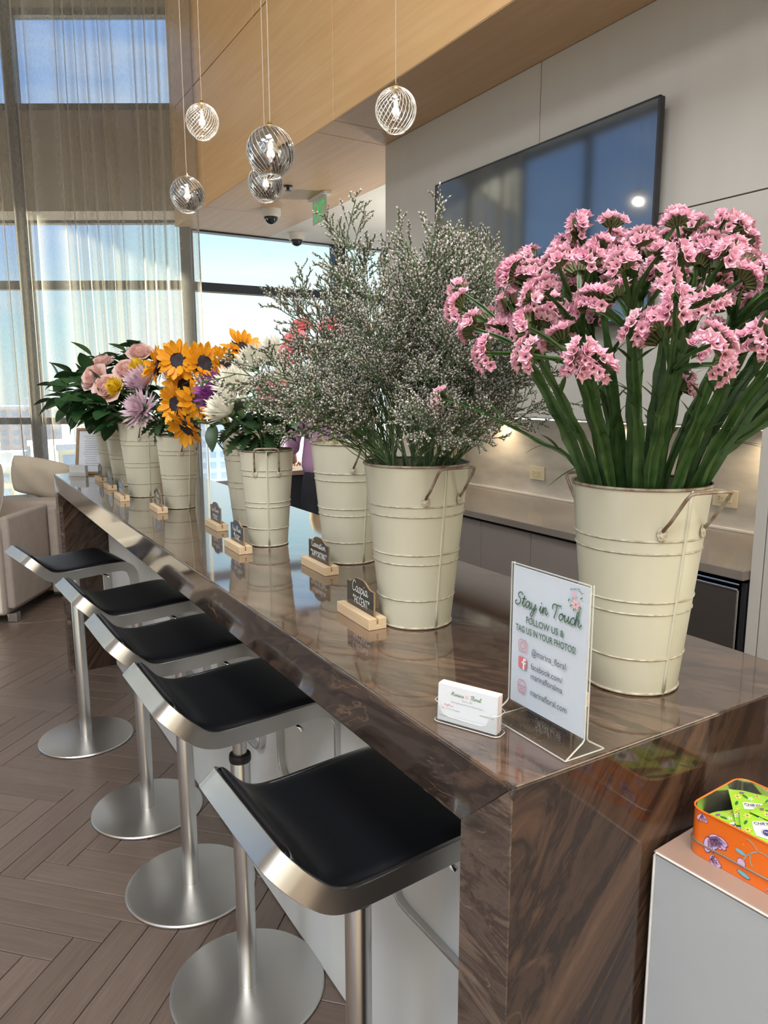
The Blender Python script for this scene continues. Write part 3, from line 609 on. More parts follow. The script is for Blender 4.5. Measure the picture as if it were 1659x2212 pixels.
def base_cab(y0, y1, label):
    t = thing('base_cabinet', label, 'cabinet', (2.42, (y0 + y1) / 2, 0), 0, 'base cabinets under the back worktop')
    w = (y1 - y0) / 2
    b = MB(); b.box((.024, -w + .001, .1), (.6, w - .001, .86)); b.build('carcass', MATS['gap'], t)
    b = MB(); b.cbox((0, -w + .0025, .1), (.02, w - .0025, .858), .0015); b.build('door', MATS['cab_grey'], t)
    b = MB(); b.box((.06, -w + .001, 0.001), (.55, w - .001, .1)); b.build('plinth', MATS['gap'], t)
for (y0, y1, lb) in ((3.385, 3.958, 'taupe flat door cabinet at the far end of the back worktop'), (3.005, 3.385, 'taupe flat door cabinet second from the far end of the worktop'),
                     (2.622, 3.005, 'taupe flat door cabinet behind the middle cream bucket'), (2.24, 2.622, 'taupe flat door cabinet next to the dark undercounter fridge')):
    base_cab(y0, y1, lb)
t = thing('undercounter_fridge', 'dark steel undercounter fridge with bright trim under the back worktop', 'fridge', (2.42, 1.87, 0))
b = MB(); b.box((.045, -.345, .02), (.6, .345, .845)); b.build('body', MATS['tv_black'], t)
b = MB(); b.cbox((0, -.332, .06), (.04, .332, .835), .004); b.build('door', MATS['steel_dark'], t)
b = MB(); b.cbox((-.004, -.334, .828), (.02, .332, .836), .002); b.cbox((.005, -.334, .846), (.02, .31, .853), .002); b.build('top_trim', MATS['chrome'], t)
b = MB(); b.cbox((-.003, -.338, .06), (.012, -.330, .83), .002); b.build('side_trim', MATS['chrome'], t)
b = MB(); b.cbox((.006, -.362, .01), (.03, -.343, .86), .002); b.build('dark_gap_strip', MATS['tv_black'], t)

def outlet(y, z, label):
    t = thing('wall_outlet', label, 'outlet', (3.049, y, z))
    b = MB(); b.cbox((-.007, -.063, -.04), (0, .063, .04), .003); b.build('plate', MATS['almond'], t)
    b = MB(); b.cbox((-.010, -.036, -.018), (-.006, .036, .018), .002); b.build('socket', MATS['almond'], t)
    b = MB()
    for sx in (-1, 1):
        for (dy, dz, h) in ((.006, .006, .006), (.006, -.006, .005)):
            b.box((-.0108, sx * .02 + dy - .004, dz - .0012), (-.0098, sx * .02 + dy + .004, dz + .0012))
        b.lathe([(0, 0), (.0026, 0)], 8, M=Matrix.Translation((-.0105, sx * .02 - .008, 0)) @ Matrix.Rotation(-PI / 2, 4, 'Y'))
    b.build('slot', MATS['slot'], t)
outlet(3.262, 1.049, 'almond wall outlet on the backsplash between the two nearest buckets')
outlet(2.03, 1.053, 'almond wall outlet on the backsplash beside the tall grey panel')

# ---- television
t = thing('television', 'large wall mounted flat television reflecting blue windows', 'television', (2.36, 2.655, 2.2))
w, h = .708, .40
b = MB(); b.cbox((0, -w, -h), (.028, w, h), .004); b.build('housing', MATS['tv_black'], t)
b = MB(); b.box((-.0012, -w + .009, -h + .014), (.002, w - .009, h - .008)); b.build('screen', MATS['screen'], t)
b = MB()
for (a, c) in (((-.003, -w, h - .007), (.006, w, h)), ((-.003, -w, -h), (.006, w, -h + .013)), ((-.003, -w, -h), (.006, -w + .008, h)), ((-.003, w - .008, -h), (.006, w, h))): b.cbox(a, c, .0015)
b.build('bezel', MATS['tv_black'], t)
b = MB(); b.cbox((.028, -.3, -.2), (.069, .3, .2), .003); b.build('wall_mount', MATS['tv_black'], t)

# ================================================================== BAR COUNTER
X0, X1, Y0, Y1, ZT = .529, 1.165, .591, 4.305, 1.098
TK, LG = .090, .094
bar = thing('bar_counter', 'long polished brown stone bar counter with white front panel', 'bar counter', (X0, Y0, 0))
W_, D_ = X1 - X0, Y1 - Y0
b = MB(); b.cbox((.003, .002, ZT - .02), (W_, D_ - .002, ZT), .0025); b.build('countertop', MATS['stone_top'], bar)
b = MB()
# front apron, mitred into the end legs
zb = ZT - TK
b.add([(0, .0035, ZT - .003), (0, D_ - .003, ZT - .003), (0, D_ - LG, zb), (0, LG, zb), (.022, .0035, ZT - .003), (.022, D_ - .003, ZT - .003), (.022, D_ - LG, zb), (.022, LG, zb)],
      [(0, 1, 2, 3)[::-1], (4, 5, 6, 7), (3, 2, 6, 7)[::-1], (0, 1, 5, 4), (0, 3, 7, 4), (1, 2, 6, 5)])
b.build('front_apron', MATS['stone_front'], bar)
b = MB(); b.box((.022, LG, zb), (W_ - .002, D_ - LG, zb + .018)); b.build('apron_underside', MATS['stone_front'], bar)
b = MB(); b.box((W_ - .022, LG, zb), (W_ - .001, D_ - LG, ZT - .021)); b.build('rear_apron', MATS['stone_front'], bar)
for (ya, yb, sgn) in ((0, LG, 1), (D_, D_ - LG, -1)):
    b = MB(); y_in = yb
    # leg front strip with its mitred top
    b.add([(0, ya + sgn * .001, 0), (0, y_in, 0), (0, y_in, zb), (0, ya + sgn * .001, ZT - .002), (.02, ya + sgn * .001, 0), (.02, y_in, 0), (.02, y_in, zb), (.02, ya + sgn * .001, ZT - .002)],
          [(0, 1, 2, 3), (4, 5, 6, 7), (0, 3, 7, 4), (1, 2, 6, 5), (2, 3, 7, 6)])
    b.build('leg_strip', MATS['stone_leg'], bar)
    y_a, y_b = sorted((ya, ya + sgn * .02))
    b = MB(); b.cbox((.0025, y_a, .0), (W_, y_b, ZT - .0022), .002); b.build('end_panel', MATS['stone_end'], bar)
    y_a, y_b = sorted((y_in, y_in - sgn * .02))
    b = MB(); b.box((.02, y_a, 0), (W_ - .001, y_b, zb)); b.build('inner_panel', MATS['stone_end'], bar)
    b = MB(); y_a, y_b = sorted((ya + sgn * .02, y_in - sgn * .02)); b.box((W_ - .022, y_a, 0), (W_ - .001, y_b, zb)); b.build('leg_back', MATS['stone_end'], bar)
b = MB(); b.cbox((.241, LG + .001, .004), (.262, D_ - LG - .001, zb - .001), .002); b.build('front_panel', MATS['white_panel'], bar)
# small chip with dark filler at the near corner
b = MB(); b.add([(-.0008, .0, ZT - .013), (-.0008, .0075, ZT - .0015), (.008, -.0008, ZT - .0005), (.0015, -.0008, ZT - .016), (.003, .006, ZT + .0006)], [(0, 1, 4), (0, 4, 2, 3), (0, 3, 1)]); b.build('chip_filler', MATS['gap'], bar)
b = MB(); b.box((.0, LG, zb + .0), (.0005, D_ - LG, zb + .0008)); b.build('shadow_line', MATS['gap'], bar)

# ================================================================== BAR STOOLS
def bar_path(bent=True):
    """centre line of the flat metal loop: near leg -> seat side -> back lip -> far side -> far leg -> footrest (u forward, v to the left, w up)"""
    Wd, ft = .172, -.335
    side = [(.195, -.085), (.194, -.05), (.182, -.022), (.16, -.006), (.13, -.001), (.07, -.002), (0, -.006), (-.07, -.010), (-.115, -.009), (-.148, .003), (-.175, .026)]
    pts = []
    near = [(u, -Wd, w) for u, w in side]
    back = [(-.197, -Wd + .004, .048), (-.212, -Wd + .016, .063), (-.221, -Wd + .036, .072), (-.223, -Wd + .066, .074), (-.223, 0, .074)]
    farr = [(u, -v, w) for u, v, w in (near + back[:-1])[::-1]]
    top = near + back + farr
    low = [(.195, Wd, -.18), (.195, Wd, ft + .07), (.195, Wd - .006, ft + .035), (.195, Wd - .024, ft + .010), (.195, Wd - .055, ft), (.195, 0, ft), (.195, -Wd + .055, ft), (.195, -Wd + .024, ft + .010), (.195, -Wd + .006, ft + .035), (.195, -Wd, ft + .07), (.195, -Wd, -.18)]
    return [V(*p) for p in top + low]
def strap_mesh(name):
    P = catmull(bar_path() + [bar_path()[0]], 4)[:-1]
    n = len(P); b = MB(); hw, th = .020, .0045
    for i, p in enumerate(P):
        t = (P[(i + 1) % n] - P[i - 1]).normalized()
        # outward normal of the loop: horizontal on the sides, up-and-back along the lip, forward-down at the footrest
        c = V(0.0, 0.0, 0.0)
        if p.z > -.085:
            lip = 0; side_ = V(0, 1 if p.y > 0 else -1, 0)
            edge = max(0, min(1, (abs(p.y) - .106) / .062)); backn = V(-.62, 0, .78)
            o = side_ * (edge if p.x < -.18 else 1) + backn * ((1 - edge) if p.x < -.18 else 0)
        else:
            o = V(0, p.y, 0) + V(0, 0, (p.z + .2) * 2.2) if p.z < -.24 else V(0, 1 if p.y > 0 else -1, 0)
        o = (o - t * o.dot(t)).normalized(); wv = t.cross(o)
        for (a, c_) in ((1, 1), (1, -1), (-1, -1), (-1, 1)):
            b.v.append(tuple(p + wv * hw * a + o * th * c_))
    for i in range(n):
        for j in range(4):
            a = i * 4 + j; a2 = i * 4 + (j + 1) % 4; c = ((i + 1) % n) * 4 + j; c2 = ((i + 1) % n) * 4 + (j + 1) % 4
            b.f.append((a, a2, c2, c)); b.m.append(0)
    return b
def pad_mesh():
    """upholstered seat pad following the lip"""
    prof = [(-.2045, .078), (-.2005, .0875), (-.192, .087), (-.178, .070), (-.156, .043), (-.130, .027), (-.10, .020), (-.06, .018), (0, .021), (.07, .027), (.13, .029), (.162, .020), (.185, .001), (.195, -.022), (.197, -.036)]
    prof = [(p.x, p.y) for p in catmull([V(u, w, 0) for u, w in prof], 3)]
    b = MB(); n = len(prof); vs = [-.1665, -.1655, -.159, -.147, -.115, -.05, .05, .115, .147, .159, .1655, .1665]; drop = [.012, .009, .004, .001, 0, -.001, -.001, 0, .001, .004, .009, .012]
    for i, (u, w) in enumerate(prof):
        t = V(*(Vector(prof[min(i + 1, n - 1)]) - Vector(prof[max(i - 1, 0)]))).normalized(); nn = V(-t.y, t.x)
        endk = 1
        wk = 1 - .17 * max(0, min(1, (-.165 - u) / .04)) ** 1.5
        for v, d in zip([q * wk for q in vs], drop): b.v.append((u - nn.x * d, v, w - nn.y * d))
    m_ = len(vs)
    for i in range(n - 1):
        for j in range(m_ - 1): b.f.append((i * m_ + j, i * m_ + j + 1, (i + 1) * m_ + j + 1, (i + 1) * m_ + j)); b.m.append(0)
    # underside shell
    o = len(b.v)
    for i, (u, w) in enumerate(prof):
        t = V(*(Vector(prof[min(i + 1, n - 1)]) - Vector(prof[max(i - 1, 0)]))).normalized(); nn = V(-t.y, t.x)
        wk = 1 - .17 * max(0, min(1, (-.165 - u) / .04)) ** 1.5; dk = .031 if -.15 < u < .15 else .012
        for v in (vs[0] * wk, vs[-1] * wk): b.v.append((u - nn.x * dk, v, w - nn.y * dk))
    for i in range(n - 1): b.f.append((o + 2 * i, o + 2 * i + 1, o + 2 * i + 3, o + 2 * i + 2)); b.m.append(0)
    for e in (0, n - 1):
        b.f.append(tuple(e * m_ + j for j in range(m_)) + (o + 2 * e + 1, o + 2 * e)); b.m.append(0)
    return b
SEAT = .805
def make_stool(x, y, rz, label, dz=0.):
    t = thing('bar_stool', label, 'bar stool', (x, y, 0), rz, 'bar stools along the counter')
    b = MB(); b.lathe([(0, .001), (.196, .001), (.2, .003), (.2, .0065), (.197, .0105), (.19, .012), (0, .013)], 72); b.build('base', MATS['steel_base'], t, auto=35)
    b = MB(); b.lathe([(.0235, .012), (.0245, .0125), (.0245, .64), (.0235, .642)], 36); b.build('column', MATS['steel'], t, auto=50)
    b = MB(); b.lathe([(.0185, .638), (.0262, .638), (.0272, .643), (.0272, .652), (.0255, .657), (.0185, .658)], 36); b.build('collar', MATS['rubber'], t, auto=40)
    b = MB(); b.lathe([(.0175, .64), (.0175, SEAT + dz + .01)], 32); b.build('piston', MATS['steel'], t, auto=50)
    b = strap_mesh('seat_frame'); f = b.build('seat_frame', MATS['steel'], t, auto=45, loc=(0, 0, SEAT + dz), bevel=.0012)
    b = pad_mesh(); p = b.build('seat_pad', MATS['leather'], t, smooth=True, loc=(0, 0, SEAT + dz)); sd = p.modifiers.new('subd', 'SUBSURF'); sd.levels = 1; sd.render_levels = 1
    b = MB(); b.cbox((-.10, -.06, -.012), (.10, .06, .004), .004); b.build('mount_plate', MATS['tv_black'], t, loc=(0, 0, SEAT + dz))
    b = MB(); b.tube([(.03, -.045, -.012), (.06, -.10, -.018), (.088, -.152, -.026), (.094, -.166, -.032)], .0048, 10); b.build('lever', MATS['chrome'], t, smooth=True, loc=(0, 0, SEAT + dz - .012))
    return t
make_stool(.580, 1.05, math.radians(1), 'nearest black and steel bar stool, its seat touching the counter leg')
make_stool(.578, 1.646, math.radians(1), 'black and steel bar stool second from the near end of the counter')
make_stool(.571, 2.122, math.radians(1.5), 'middle black and steel bar stool of the five')
make_stool(.560, 2.631, math.radians(3), 'black and steel bar stool fourth from the near end of the counter')
make_stool(.465, 3.355, math.radians(8), 'farthest black and steel bar stool, pulled out beside the sofa')
# ================================================================== BUCKETS
def make_bucket(x, y, big, rz, label, rb=None):
    rb_, rr, h = (.069, .1005, .312) if big else (.0555, .0785, .277)
    t = thing('flower_bucket', label, 'bucket', (x, y, ZT + .0005), rz, 'cream metal buckets on the counter')
    r = lambda z: rb_ + (rr - rb_) * z / h
    b = MB(); b.lathe([(.0, .004), (rb_ - .002, .004), (rb_, 0.0), (rb_ + .0005, .004), (r(h), h), (r(h) - .0016, h), (rb_ - .002, .012), (0, .012)], 64); b.build('body', MATS['cream'], t, auto=40)
    b = MB(); n = 48
    b.tube([(r(h) * math.cos(2 * PI * k / n), r(h) * math.sin(2 * PI * k / n), h) for k in range(n + 1)], .0026, 6, False); b.build('rim', MATS['rust'], t, True)
    b = MB(); b.tube([((rb_ + .0004) * math.cos(2 * PI * k / n), (rb_ + .0004) * math.sin(2 * PI * k / n), .0026) for k in range(n + 1)], .0024, 6, False); b.build('foot_ring', MATS['cream_edge'], t, True)
    for z in ((.763, .703, .47, .411, .184) if big else (.80, .745, .47, .42, .19)):
        zz = z * h; b = MB()
        b.tube([((r(zz) + .0002) * math.cos(2 * PI * k / n), (r(zz) + .0002) * math.sin(2 * PI * k / n), zz) for k in range(n + 1)], .0017, 5, False); b.build('band', MATS['cream_edge'], t, True)
    b = MB()
    b.tube([((r(h * k / 10) + .0004), 0, h * k / 10) for k in range(11)], [.0021] * 11, 6); b.tube([((r(h * k / 10) - .0004), .0035, h * k / 10) for k in range(11)], [.0017] * 11, 6)
    b.build('seam', MATS['cream'], t, True)
    for sgn in (-1, 1):
        # bail handle folded over the rim: two ears riveted to the side, a bar standing out
        a0 = .40 if big else .46; zl = h - .058; zt = h + (.001 if big else .010); ro = .036 if big else .016
        p0 = V(sgn * (r(zl) + .003) * math.cos(a0), -(r(zl) + .003) * math.sin(a0), zl); p3 = V(p0.x, -p0.y, zl)
        wv = abs(p0.y); p1 = V(sgn * (r(h) + ro), -wv, zt); p2 = V(p1.x, wv, zt)
        pts = [p0, p0.lerp(p1, .25) + V(sgn * .002, 0, 0), p0.lerp(p1, .85), p0.lerp(p1, .97) + V(0, .002, 0), p1 + V(0, .010, 0), p2 - V(0, .010, 0), p3.lerp(p2, .97) - V(0, .002, 0), p3.lerp(p2, .85), p3.lerp(p2, .25) + V(sgn * .002, 0, 0), p3]
        b = MB(); b.tube(pts, .0026, 7); hd = b.build('handle', MATS['rust'], t, True)
        for q in (p0, p3):
            b = MB(); nn = V(q.x, q.y, 0).normalized(); M_ = Matrix.Translation(q - nn * .0018 - V(0, 0, .004)) @ frame_to(nn)
            b.lathe([(.0075, 0), (.0075, .0016), (.0045, .0022), (.0040, .0034), (0, .0038)], 14, M=M_ @ Matrix.Diagonal((1, 1.35, 1, 1))); b.build('ear', MATS['cream_edge'], hd, auto=40)
    return t
BK = dict(statice=(.903, .742, True), caspia=(.783, 1.171, True), carnation=(.925, 1.70, True), mum=(.817, 2.005, False), sunflower=(.905, 2.345, True), lavender=(.788, 2.82, False), rose=(.755, 3.215, True), rose_b=(.775, 3.62, True), green=(.79, 3.98, True))
BL = dict(statice='nearest cream metal bucket, filled with pink statice', caspia='cream metal bucket of grey caspia sprays beside the Caspia chalkboard', carnation='cream metal bucket partly hidden behind the caspia bucket',
          mum='small cream metal bucket of white mums with its handle facing the stools', sunflower='cream metal bucket half hidden behind the white mum bucket', lavender='small cream metal bucket below the drooping sunflowers and lavender mums',
          rose='cream metal bucket below the pink roses, left of the lavender mum bucket', rose_b='cream metal bucket showing a narrow strip behind the rose bucket', green='farthest cream metal bucket, next to the wood framed sheet')
RZ = {k: math.radians(v) for k, v in dict(statice=261.4, caspia=269, carnation=270, mum=247.8, sunflower=200, lavender=290, rose=269, rose_b=300, green=290).items()}   # each handle and seam turned as in the photo
for k, (x, y, big) in BK.items(): make_bucket(x, y, big, RZ[k], BL[k])

# ================================================================== LETTERING
GLY = {
 'S': (1.5, [[(1.5, 1.75), (1.1, 2.0), (.62, 1.8), (.6, 1.35), (1.0, 1.05), (1.15, .6), (.8, .08), (.25, .05), (.05, .4), (.35, .6)]]),
 't': (.72, [[(.0, .35), (.25, 1.0), (.38, 1.65), (.2, .4), (.42, 0), (.8, .4)], [(.0, 1.12), (.7, 1.2)]]),
 'a': (1.15, [[(.85, .9), (.45, 1.0), (.1, .5), (.3, .02), (.65, .3), (.88, .95), (.82, .25), (1.0, 0), (1.25, .35)]]),
 'y': (1.05, [[(.1, .95), (.13, .3), (.4, .02), (.75, .4), (.95, .95), (.75, -.2), (.4, -1.0), (.1, -.75), (.5, -.2), (1.15, .35)]]),
 'i': (.6, [[(.05, .3), (.25, .95), (.2, .25), (.38, 0), (.65, .35)], [(.30, 1.38), (.33, 1.47)]]),
 'n': (1.1, [[(.0, .3), (.2, .95), (.15, .02), (.3, .6), (.6, .98), (.75, .7), (.7, .2), (.9, 0), (1.15, .35)]]),
 'm': (1.6, [[(.0, .3), (.2, .95), (.15, .02), (.3, .6), (.55, .98), (.68, .7), (.62, .02), (.78, .6), (1.05, .98), (1.2, .7), (1.15, .2), (1.35, 0), (1.6, .35)]]),
 'T': (1.45, [[(.15, 1.25), (.1, 1.65), (.4, 1.95), (1.0, 1.92), (1.7, 1.95)], [(.95, 1.9), (.85, 1.0), (.62, 0)]]),
 'o': (1.0, [[(.6, .98), (.2, .75), (.1, .3), (.4, .0), (.8, .35), (.75, .85), (.5, .92), (.8, .78), (1.15, .8)]]),
 'u': (1.15, [[(.05, .6), (.15, .95), (.12, .3), (.35, 0), (.7, .4), (.85, .95), (.8, .25), (1.0, 0), (1.25, .35)]]),
 'c': (.85, [[(.8, .75), (.55, 1.0), (.15, .6), (.2, .1), (.55, 0), (.95, .35)]]),
 'h': (1.15, [[(.0, .35), (.5, 1.5), (.5, 2.0), (.25, 1.7), (.1, 0), (.25, .6), (.6, .98), (.75, .65), (.7, .2), (.95, 0), (1.25, .4)]]),
 'M': (1.75, [[(0, .1), (.25, .9), (.5, 1.9), (.6, 1.0), (.65, .1), (1.0, 1.2), (1.3, 1.95), (1.3, 1.0), (1.4, .1), (1.75, .35)]]),
 'r': (.9, [[(.0, .3), (.2, .9), (.3, 1.1), (.4, .9), (.65, .9), (.55, .3), (.75, 0), (1.0, .35)]]),
 'F': (1.25, [[(.1, 1.4), (.2, 1.8), (.8, 2.0), (1.7, 1.9)], [(.9, 1.95), (.75, 1.0), (.5, .1), (.1, .1)], [(.45, 1.0), (1.2, 1.05)]]),
 'l': (.62, [[(.0, .35), (.5, 1.5), (.5, 2.0), (.25, 1.7), (.15, .4), (.35, 0), (.7, .35)]]),
 's': (.8, [[(.65, .85), (.4, 1.0), (.15, .75), (.5, .5), (.6, .2), (.35, 0), (.05, .15)]]),
 'p': (.95, [[(.12, .95), (.1, .2), (.08, -.9)], [(.1, .6), (.5, 1.0), (.85, .55), (.5, .05), (.12, .25)]]),
 'C': (1.3, [[(1.3, 1.6), (.95, 1.95), (.35, 1.55), (.15, .7), (.5, .05), (1.2, .3)]]),
 'j': (.5, [[(.3, .95), (.3, .2), (.2, -.7), (-.1, -.9), (-.25, -.6)], [(.32, 1.38), (.34, 1.46)]]),
 'w': (1.4, [[(.1, .95), (.25, .1), (.35, .05), (.65, .8), (.85, .05), (.95, .1), (1.25, .95)]]),
 'e': (.9, [[(.1, .5), (.75, .6), (.5, 1.0), (.15, .6), (.3, .05), (.85, .25)]]),
 'f': (.7, [[(.7, 1.7), (.45, 1.9), (.3, 1.4), (.28, 0)], [(.05, .9), (.6, .95)]]),
 # print capitals
 'A': (1.15, [[(0, 0), (.1, .9), (.45, 1.6), (.8, 1.3), (.95, 0)], [(.1, .7), (.9, .75)]]), 'CC': (1.0, [[(.85, 1.35), (.5, 1.6), (.1, 1.0), (.3, .1), (.85, .15)]]),
 'E': (1.0, [[(.85, 1.55), (.15, 1.55), (.12, .8), (.1, 0), (.85, .0)], [(.12, .8), (.7, .82)]]), 'N': (1.15, [[(.1, 0), (.1, .8), (.12, 1.6)], [(.12, 1.6), (.5, .8), (.9, 0)], [(.9, 0), (.9, .8), (.92, 1.6)]]),
 'TT': (1.1, [[(0, 1.55), (.5, 1.58), (1.0, 1.6)], [(.5, 1.55), (.5, .8), (.5, 0)]]), 'SS': (.95, [[(.8, 1.4), (.45, 1.6), (.12, 1.2), (.5, .85), (.8, .4), (.4, 0), (.05, .25)]]),
 'U': (1.1, [[(.1, 1.6), (.1, .4), (.45, 0), (.85, .4), (.9, 1.6)]]), 'P': (1.0, [[(.1, 0), (.1, .8), (.12, 1.6)], [(.12, 1.5), (.6, 1.55), (.8, 1.15), (.5, .8), (.12, .75)]]),
 'O': (1.15, [[(.5, 1.6), (.1, 1.1), (.1, .4), (.5, 0), (.95, .5), (.9, 1.2), (.5, 1.6)]]), 'R': (1.05, [[(.1, 0), (.1, .8), (.12, 1.6)], [(.12, 1.5), (.6, 1.55), (.8, 1.15), (.5, .85), (.12, .8)], [(.35, .8), (.85, 0)]]),
 'I': (.4, [[(.2, 1.6), (.2, .8), (.2, 0)]]), 'G': (1.15, [[(.85, 1.35), (.5, 1.6), (.1, 1.0), (.3, .1), (.85, .1), (.9, .7), (.5, .7)]]), 'L': (.85, [[(.1, 1.6), (.1, .8), (.1, 0)], [(.1, 0), (.75, 0)]]), 'FF': (.95, [[(.1, 1.58), (.1, .8), (.1, 0)], [(.1, 1.58), (.85, 1.6)], [(.1, .85), (.65, .85)]]),
 '*': (.75, [[(.35, 1.7), (.35, 1.1)], [(.1, 1.55), (.6, 1.25)], [(.1, 1.25), (.6, 1.55)]]), ' ': (.7, []),
}
def strokes(b, paths, width, M_, seg=5):
    """flat pen strokes in the local XY plane of M_"""
    for P in paths:
        P = [V(p[0], p[1], 0) for p in P]; P = catmull(P, seg) if len(P) > 2 else P
        n = len(P); o = len(b.v)
        for i, p in enumerate(P):
            t = (P[min(i + 1, n - 1)] - P[max(i - 1, 0)]); t = t.normalized() if t.length > 1e-9 else V(1, 0, 0)
            q = V(-t.y, t.x, 0) * width / 2; e = t * (width * .35 if i == n - 1 else (-width * .35 if i == 0 else 0))
            b.v.append(tuple(M_ @ (p + q + e))); b.v.append(tuple(M_ @ (p - q + e)))
        for i in range(n - 1): b.f.append((o + 2 * i, o + 2 * i + 1, o + 2 * i + 3, o + 2 * i + 2)); b.m.append(0)
def layout(keys, size, x, y, slant=0., track=0.):
    out = []
    for k in keys:
        w, st = GLY[k]
        for s in st: out.append([(x + (px + slant * py) * size, y + py * size) for px, py in s])
        x += (w + track) * size
    return out, x
def width_of(keys, size, track=0.): return sum((GLY[k][0] + track) * size for k in keys)
def font_text(b, body, size, M_, align='CENTER', lift=0., bold=0.):
    cu = bpy.data.curves.new('text', 'FONT'); cu.body = body; cu.size = size; cu.align_x = align; cu.resolution_u = 3; cu.offset = bold
    o = bpy.data.objects.new('text', cu); COL.objects.link(o)
    me = o.to_mesh()
    b.add([M_ @ v.co for v in me.vertices], [list(p.vertices) for p in me.polygons])
    o.to_mesh_clear(); bpy.data.objects.remove(o); bpy.data.curves.remove(cu)
def disc(b, M_, x, y, rx, ry=None, n=14, a=0.):
    ry = ry or rx; o = len(b.v)
    for k in range(n):
        u, v = rx * math.cos(2 * PI * k / n), ry * math.sin(2 * PI * k / n)
        b.v.append(tuple(M_ @ V(x + u * math.cos(a) - v * math.sin(a), y + u * math.sin(a) + v * math.cos(a), 0)))
    b.f.append(tuple(range(o, o + n))); b.m.append(0)
def ring(b, M_, x, y, r0, r1, n=24):
    o = len(b.v)
    for k in range(n):
        for r in (r0, r1): b.v.append(tuple(M_ @ V(x + r * math.cos(2 * PI * k / n), y + r * math.sin(2 * PI * k / n), 0)))
    for k in range(n):
        a, c = o + 2 * k, o + 2 * ((k + 1) % n); b.f.append((a, a + 1, c + 1, c)); b.m.append(0)
def face_m(origin, xdir, ydir): # plane with x to the right and y up as read
    x = Vector(xdir).normalized(); y = Vector(ydir).normalized(); z = x.cross(y)
    M_ = Matrix((x, y, z)).transposed().to_4x4(); M_.translation = Vector(origin); return M_

# ================================================================== CHALKBOARD SIGNS  (board faces the stools, -X; read along -Y)
def chalk_sign(x, y, rz, lines, label, w=.122, h=.082):
    t = thing('chalkboard_sign', label, 'sign', (x, y, ZT + .0004), rz, 'chalkboard signs on the counter')
    b = MB()
    hw = w * .5 + .013
    prof = [(-.019, 0), (.019, 0), (.019, .0215), (.0022, .0215), (.0022, .008), (-.0022, .008), (-.0022, .0215), (-.019, .0215)]
    b.prism(prof, -hw, hw, M=Matrix(((1, 0, 0, 0), (0, 0, 1, 0), (0, 1, 0, 0), (0, 0, 0, 1)))); b.build('wood_block', MATS['birch'], t, bevel=.0007)
    top = []
    n = 16
    for i in range(n + 1):
        f = i / n * 2 - 1; af = abs(f)
        z = h if af < .18 else (h - .013 * .5 * (1 - math.cos(PI * min(1, (af - .18) / .62))))
        top.append((f * w / 2, z))
    poly = [(-w / 2, .0085)] + [(p, q) for p, q in top] + [(w / 2, .0085)]
    Mx = Matrix(((0, 0, 1, 0), (1, 0, 0, 0), (0, 1, 0, 0), (0, 0, 0, 1)))
    b = MB(); b.prism(poly, -.0017, .0017, M=Mx); bo = b.build('board', MATS['birch_edge'], t)
    b = MB(); b.prism([(p * .988, q - .0006 if q > .02 else q) for p, q in poly], -.0019, .0019, M=Mx); b.build('chalk_face', MATS['chalk'], bo)
    M_ = face_m((-.00215, 0, 0), (0, -1, 0), (0, 0, 1)); b = MB()
    for (keys, size, cx, cy, sl, wd) in lines:
        P, _ = layout(keys, size, cx - width_of(keys, size) / 2, cy, sl); strokes(b, P, wd, M_, 4)
    b.build('chalk_lettering', MATS['ink_white'], bo)
    return t
FOC = list('*') + ['FF', 'O', 'CC', 'A', 'L'] + ['*']
chalk_sign(.690, 1.227, math.radians(-3), [(list('Caspia'), .0115, .0, .053, .06, .0017), (['*', 'A', 'CC', 'CC', 'E', 'N', 'TT', '*'], .0092, .006, .030, 0, .0016)], 'chalkboard sign reading Caspia Accent in a wooden block', .118)
chalk_sign(.803, 1.640, math.radians(-2), [(list('Carnation'), .0092, .0, .054, .06, .0018), (['*', 'SS', 'U', 'P', 'P', 'O', 'R', 'TT', 'I', 'N', 'G', '*'], .0084, 0, .031, 0, .0017)], 'chalkboard sign reading Carnation Supporting in a wooden block', .122)
chalk_sign(.708, 1.968, math.radians(-2), [(['FF'] + list('uji') + [' '] + ['M'] + list('um'), .0088, .0, .053, .06, .0016), (FOC, .0086, 0, .030, 0, .0016)], 'chalkboard sign reading Fuji Mum in front of the white mum bucket', .112, .085)
chalk_sign(.765, 2.325, math.radians(-2), [(['SS'] + list('un') + [' '] + ['FF'] + list('lower'), .0078, .0, .054, .06, .0016), (FOC, .0086, 0, .030, 0, .0016)], 'chalkboard sign facing the gap before the sunflower bucket', .112, .085)
chalk_sign(.692, 2.770, math.radians(-2), [(['M'] + list('um'), .010, .0, .053, .06, .0016), (FOC, .0086, 0, .030, 0, .0016)], 'chalkboard sign left of the lavender mum bucket', .112, .085)
chalk_sign(.640, 3.150, math.radians(-2), [(['R'] + list('ose'), .0105, .0, .053, .06, .0016), (FOC, .0086, 0, .030, 0, .0016)], 'chalkboard sign in front of the pink rose bucket', .112, .085)
chalk_sign(.668, 3.53, math.radians(-2), [(['M'] + list('um'), .0105, .0, .053, .06, .0016)], 'chalkboard sign second nearest to the wood framed sheet', .112, .085)
chalk_sign(.688, 3.86, math.radians(-2), [(['R'] + list('ose'), .0105, .0, .053, .06, .0016)], 'chalkboard sign nearest to the wood framed sheet', .112, .085)
# a block whose board is hidden by the flyer, beside the statice bucket
chalk_sign(.752, .763, math.radians(-3), [(['SS'] + list('tatice'), .0098, .0, .053, .06, .0016)], 'chalkboard sign hidden behind the acrylic flyer stand, one wooden end showing', .098, .080)

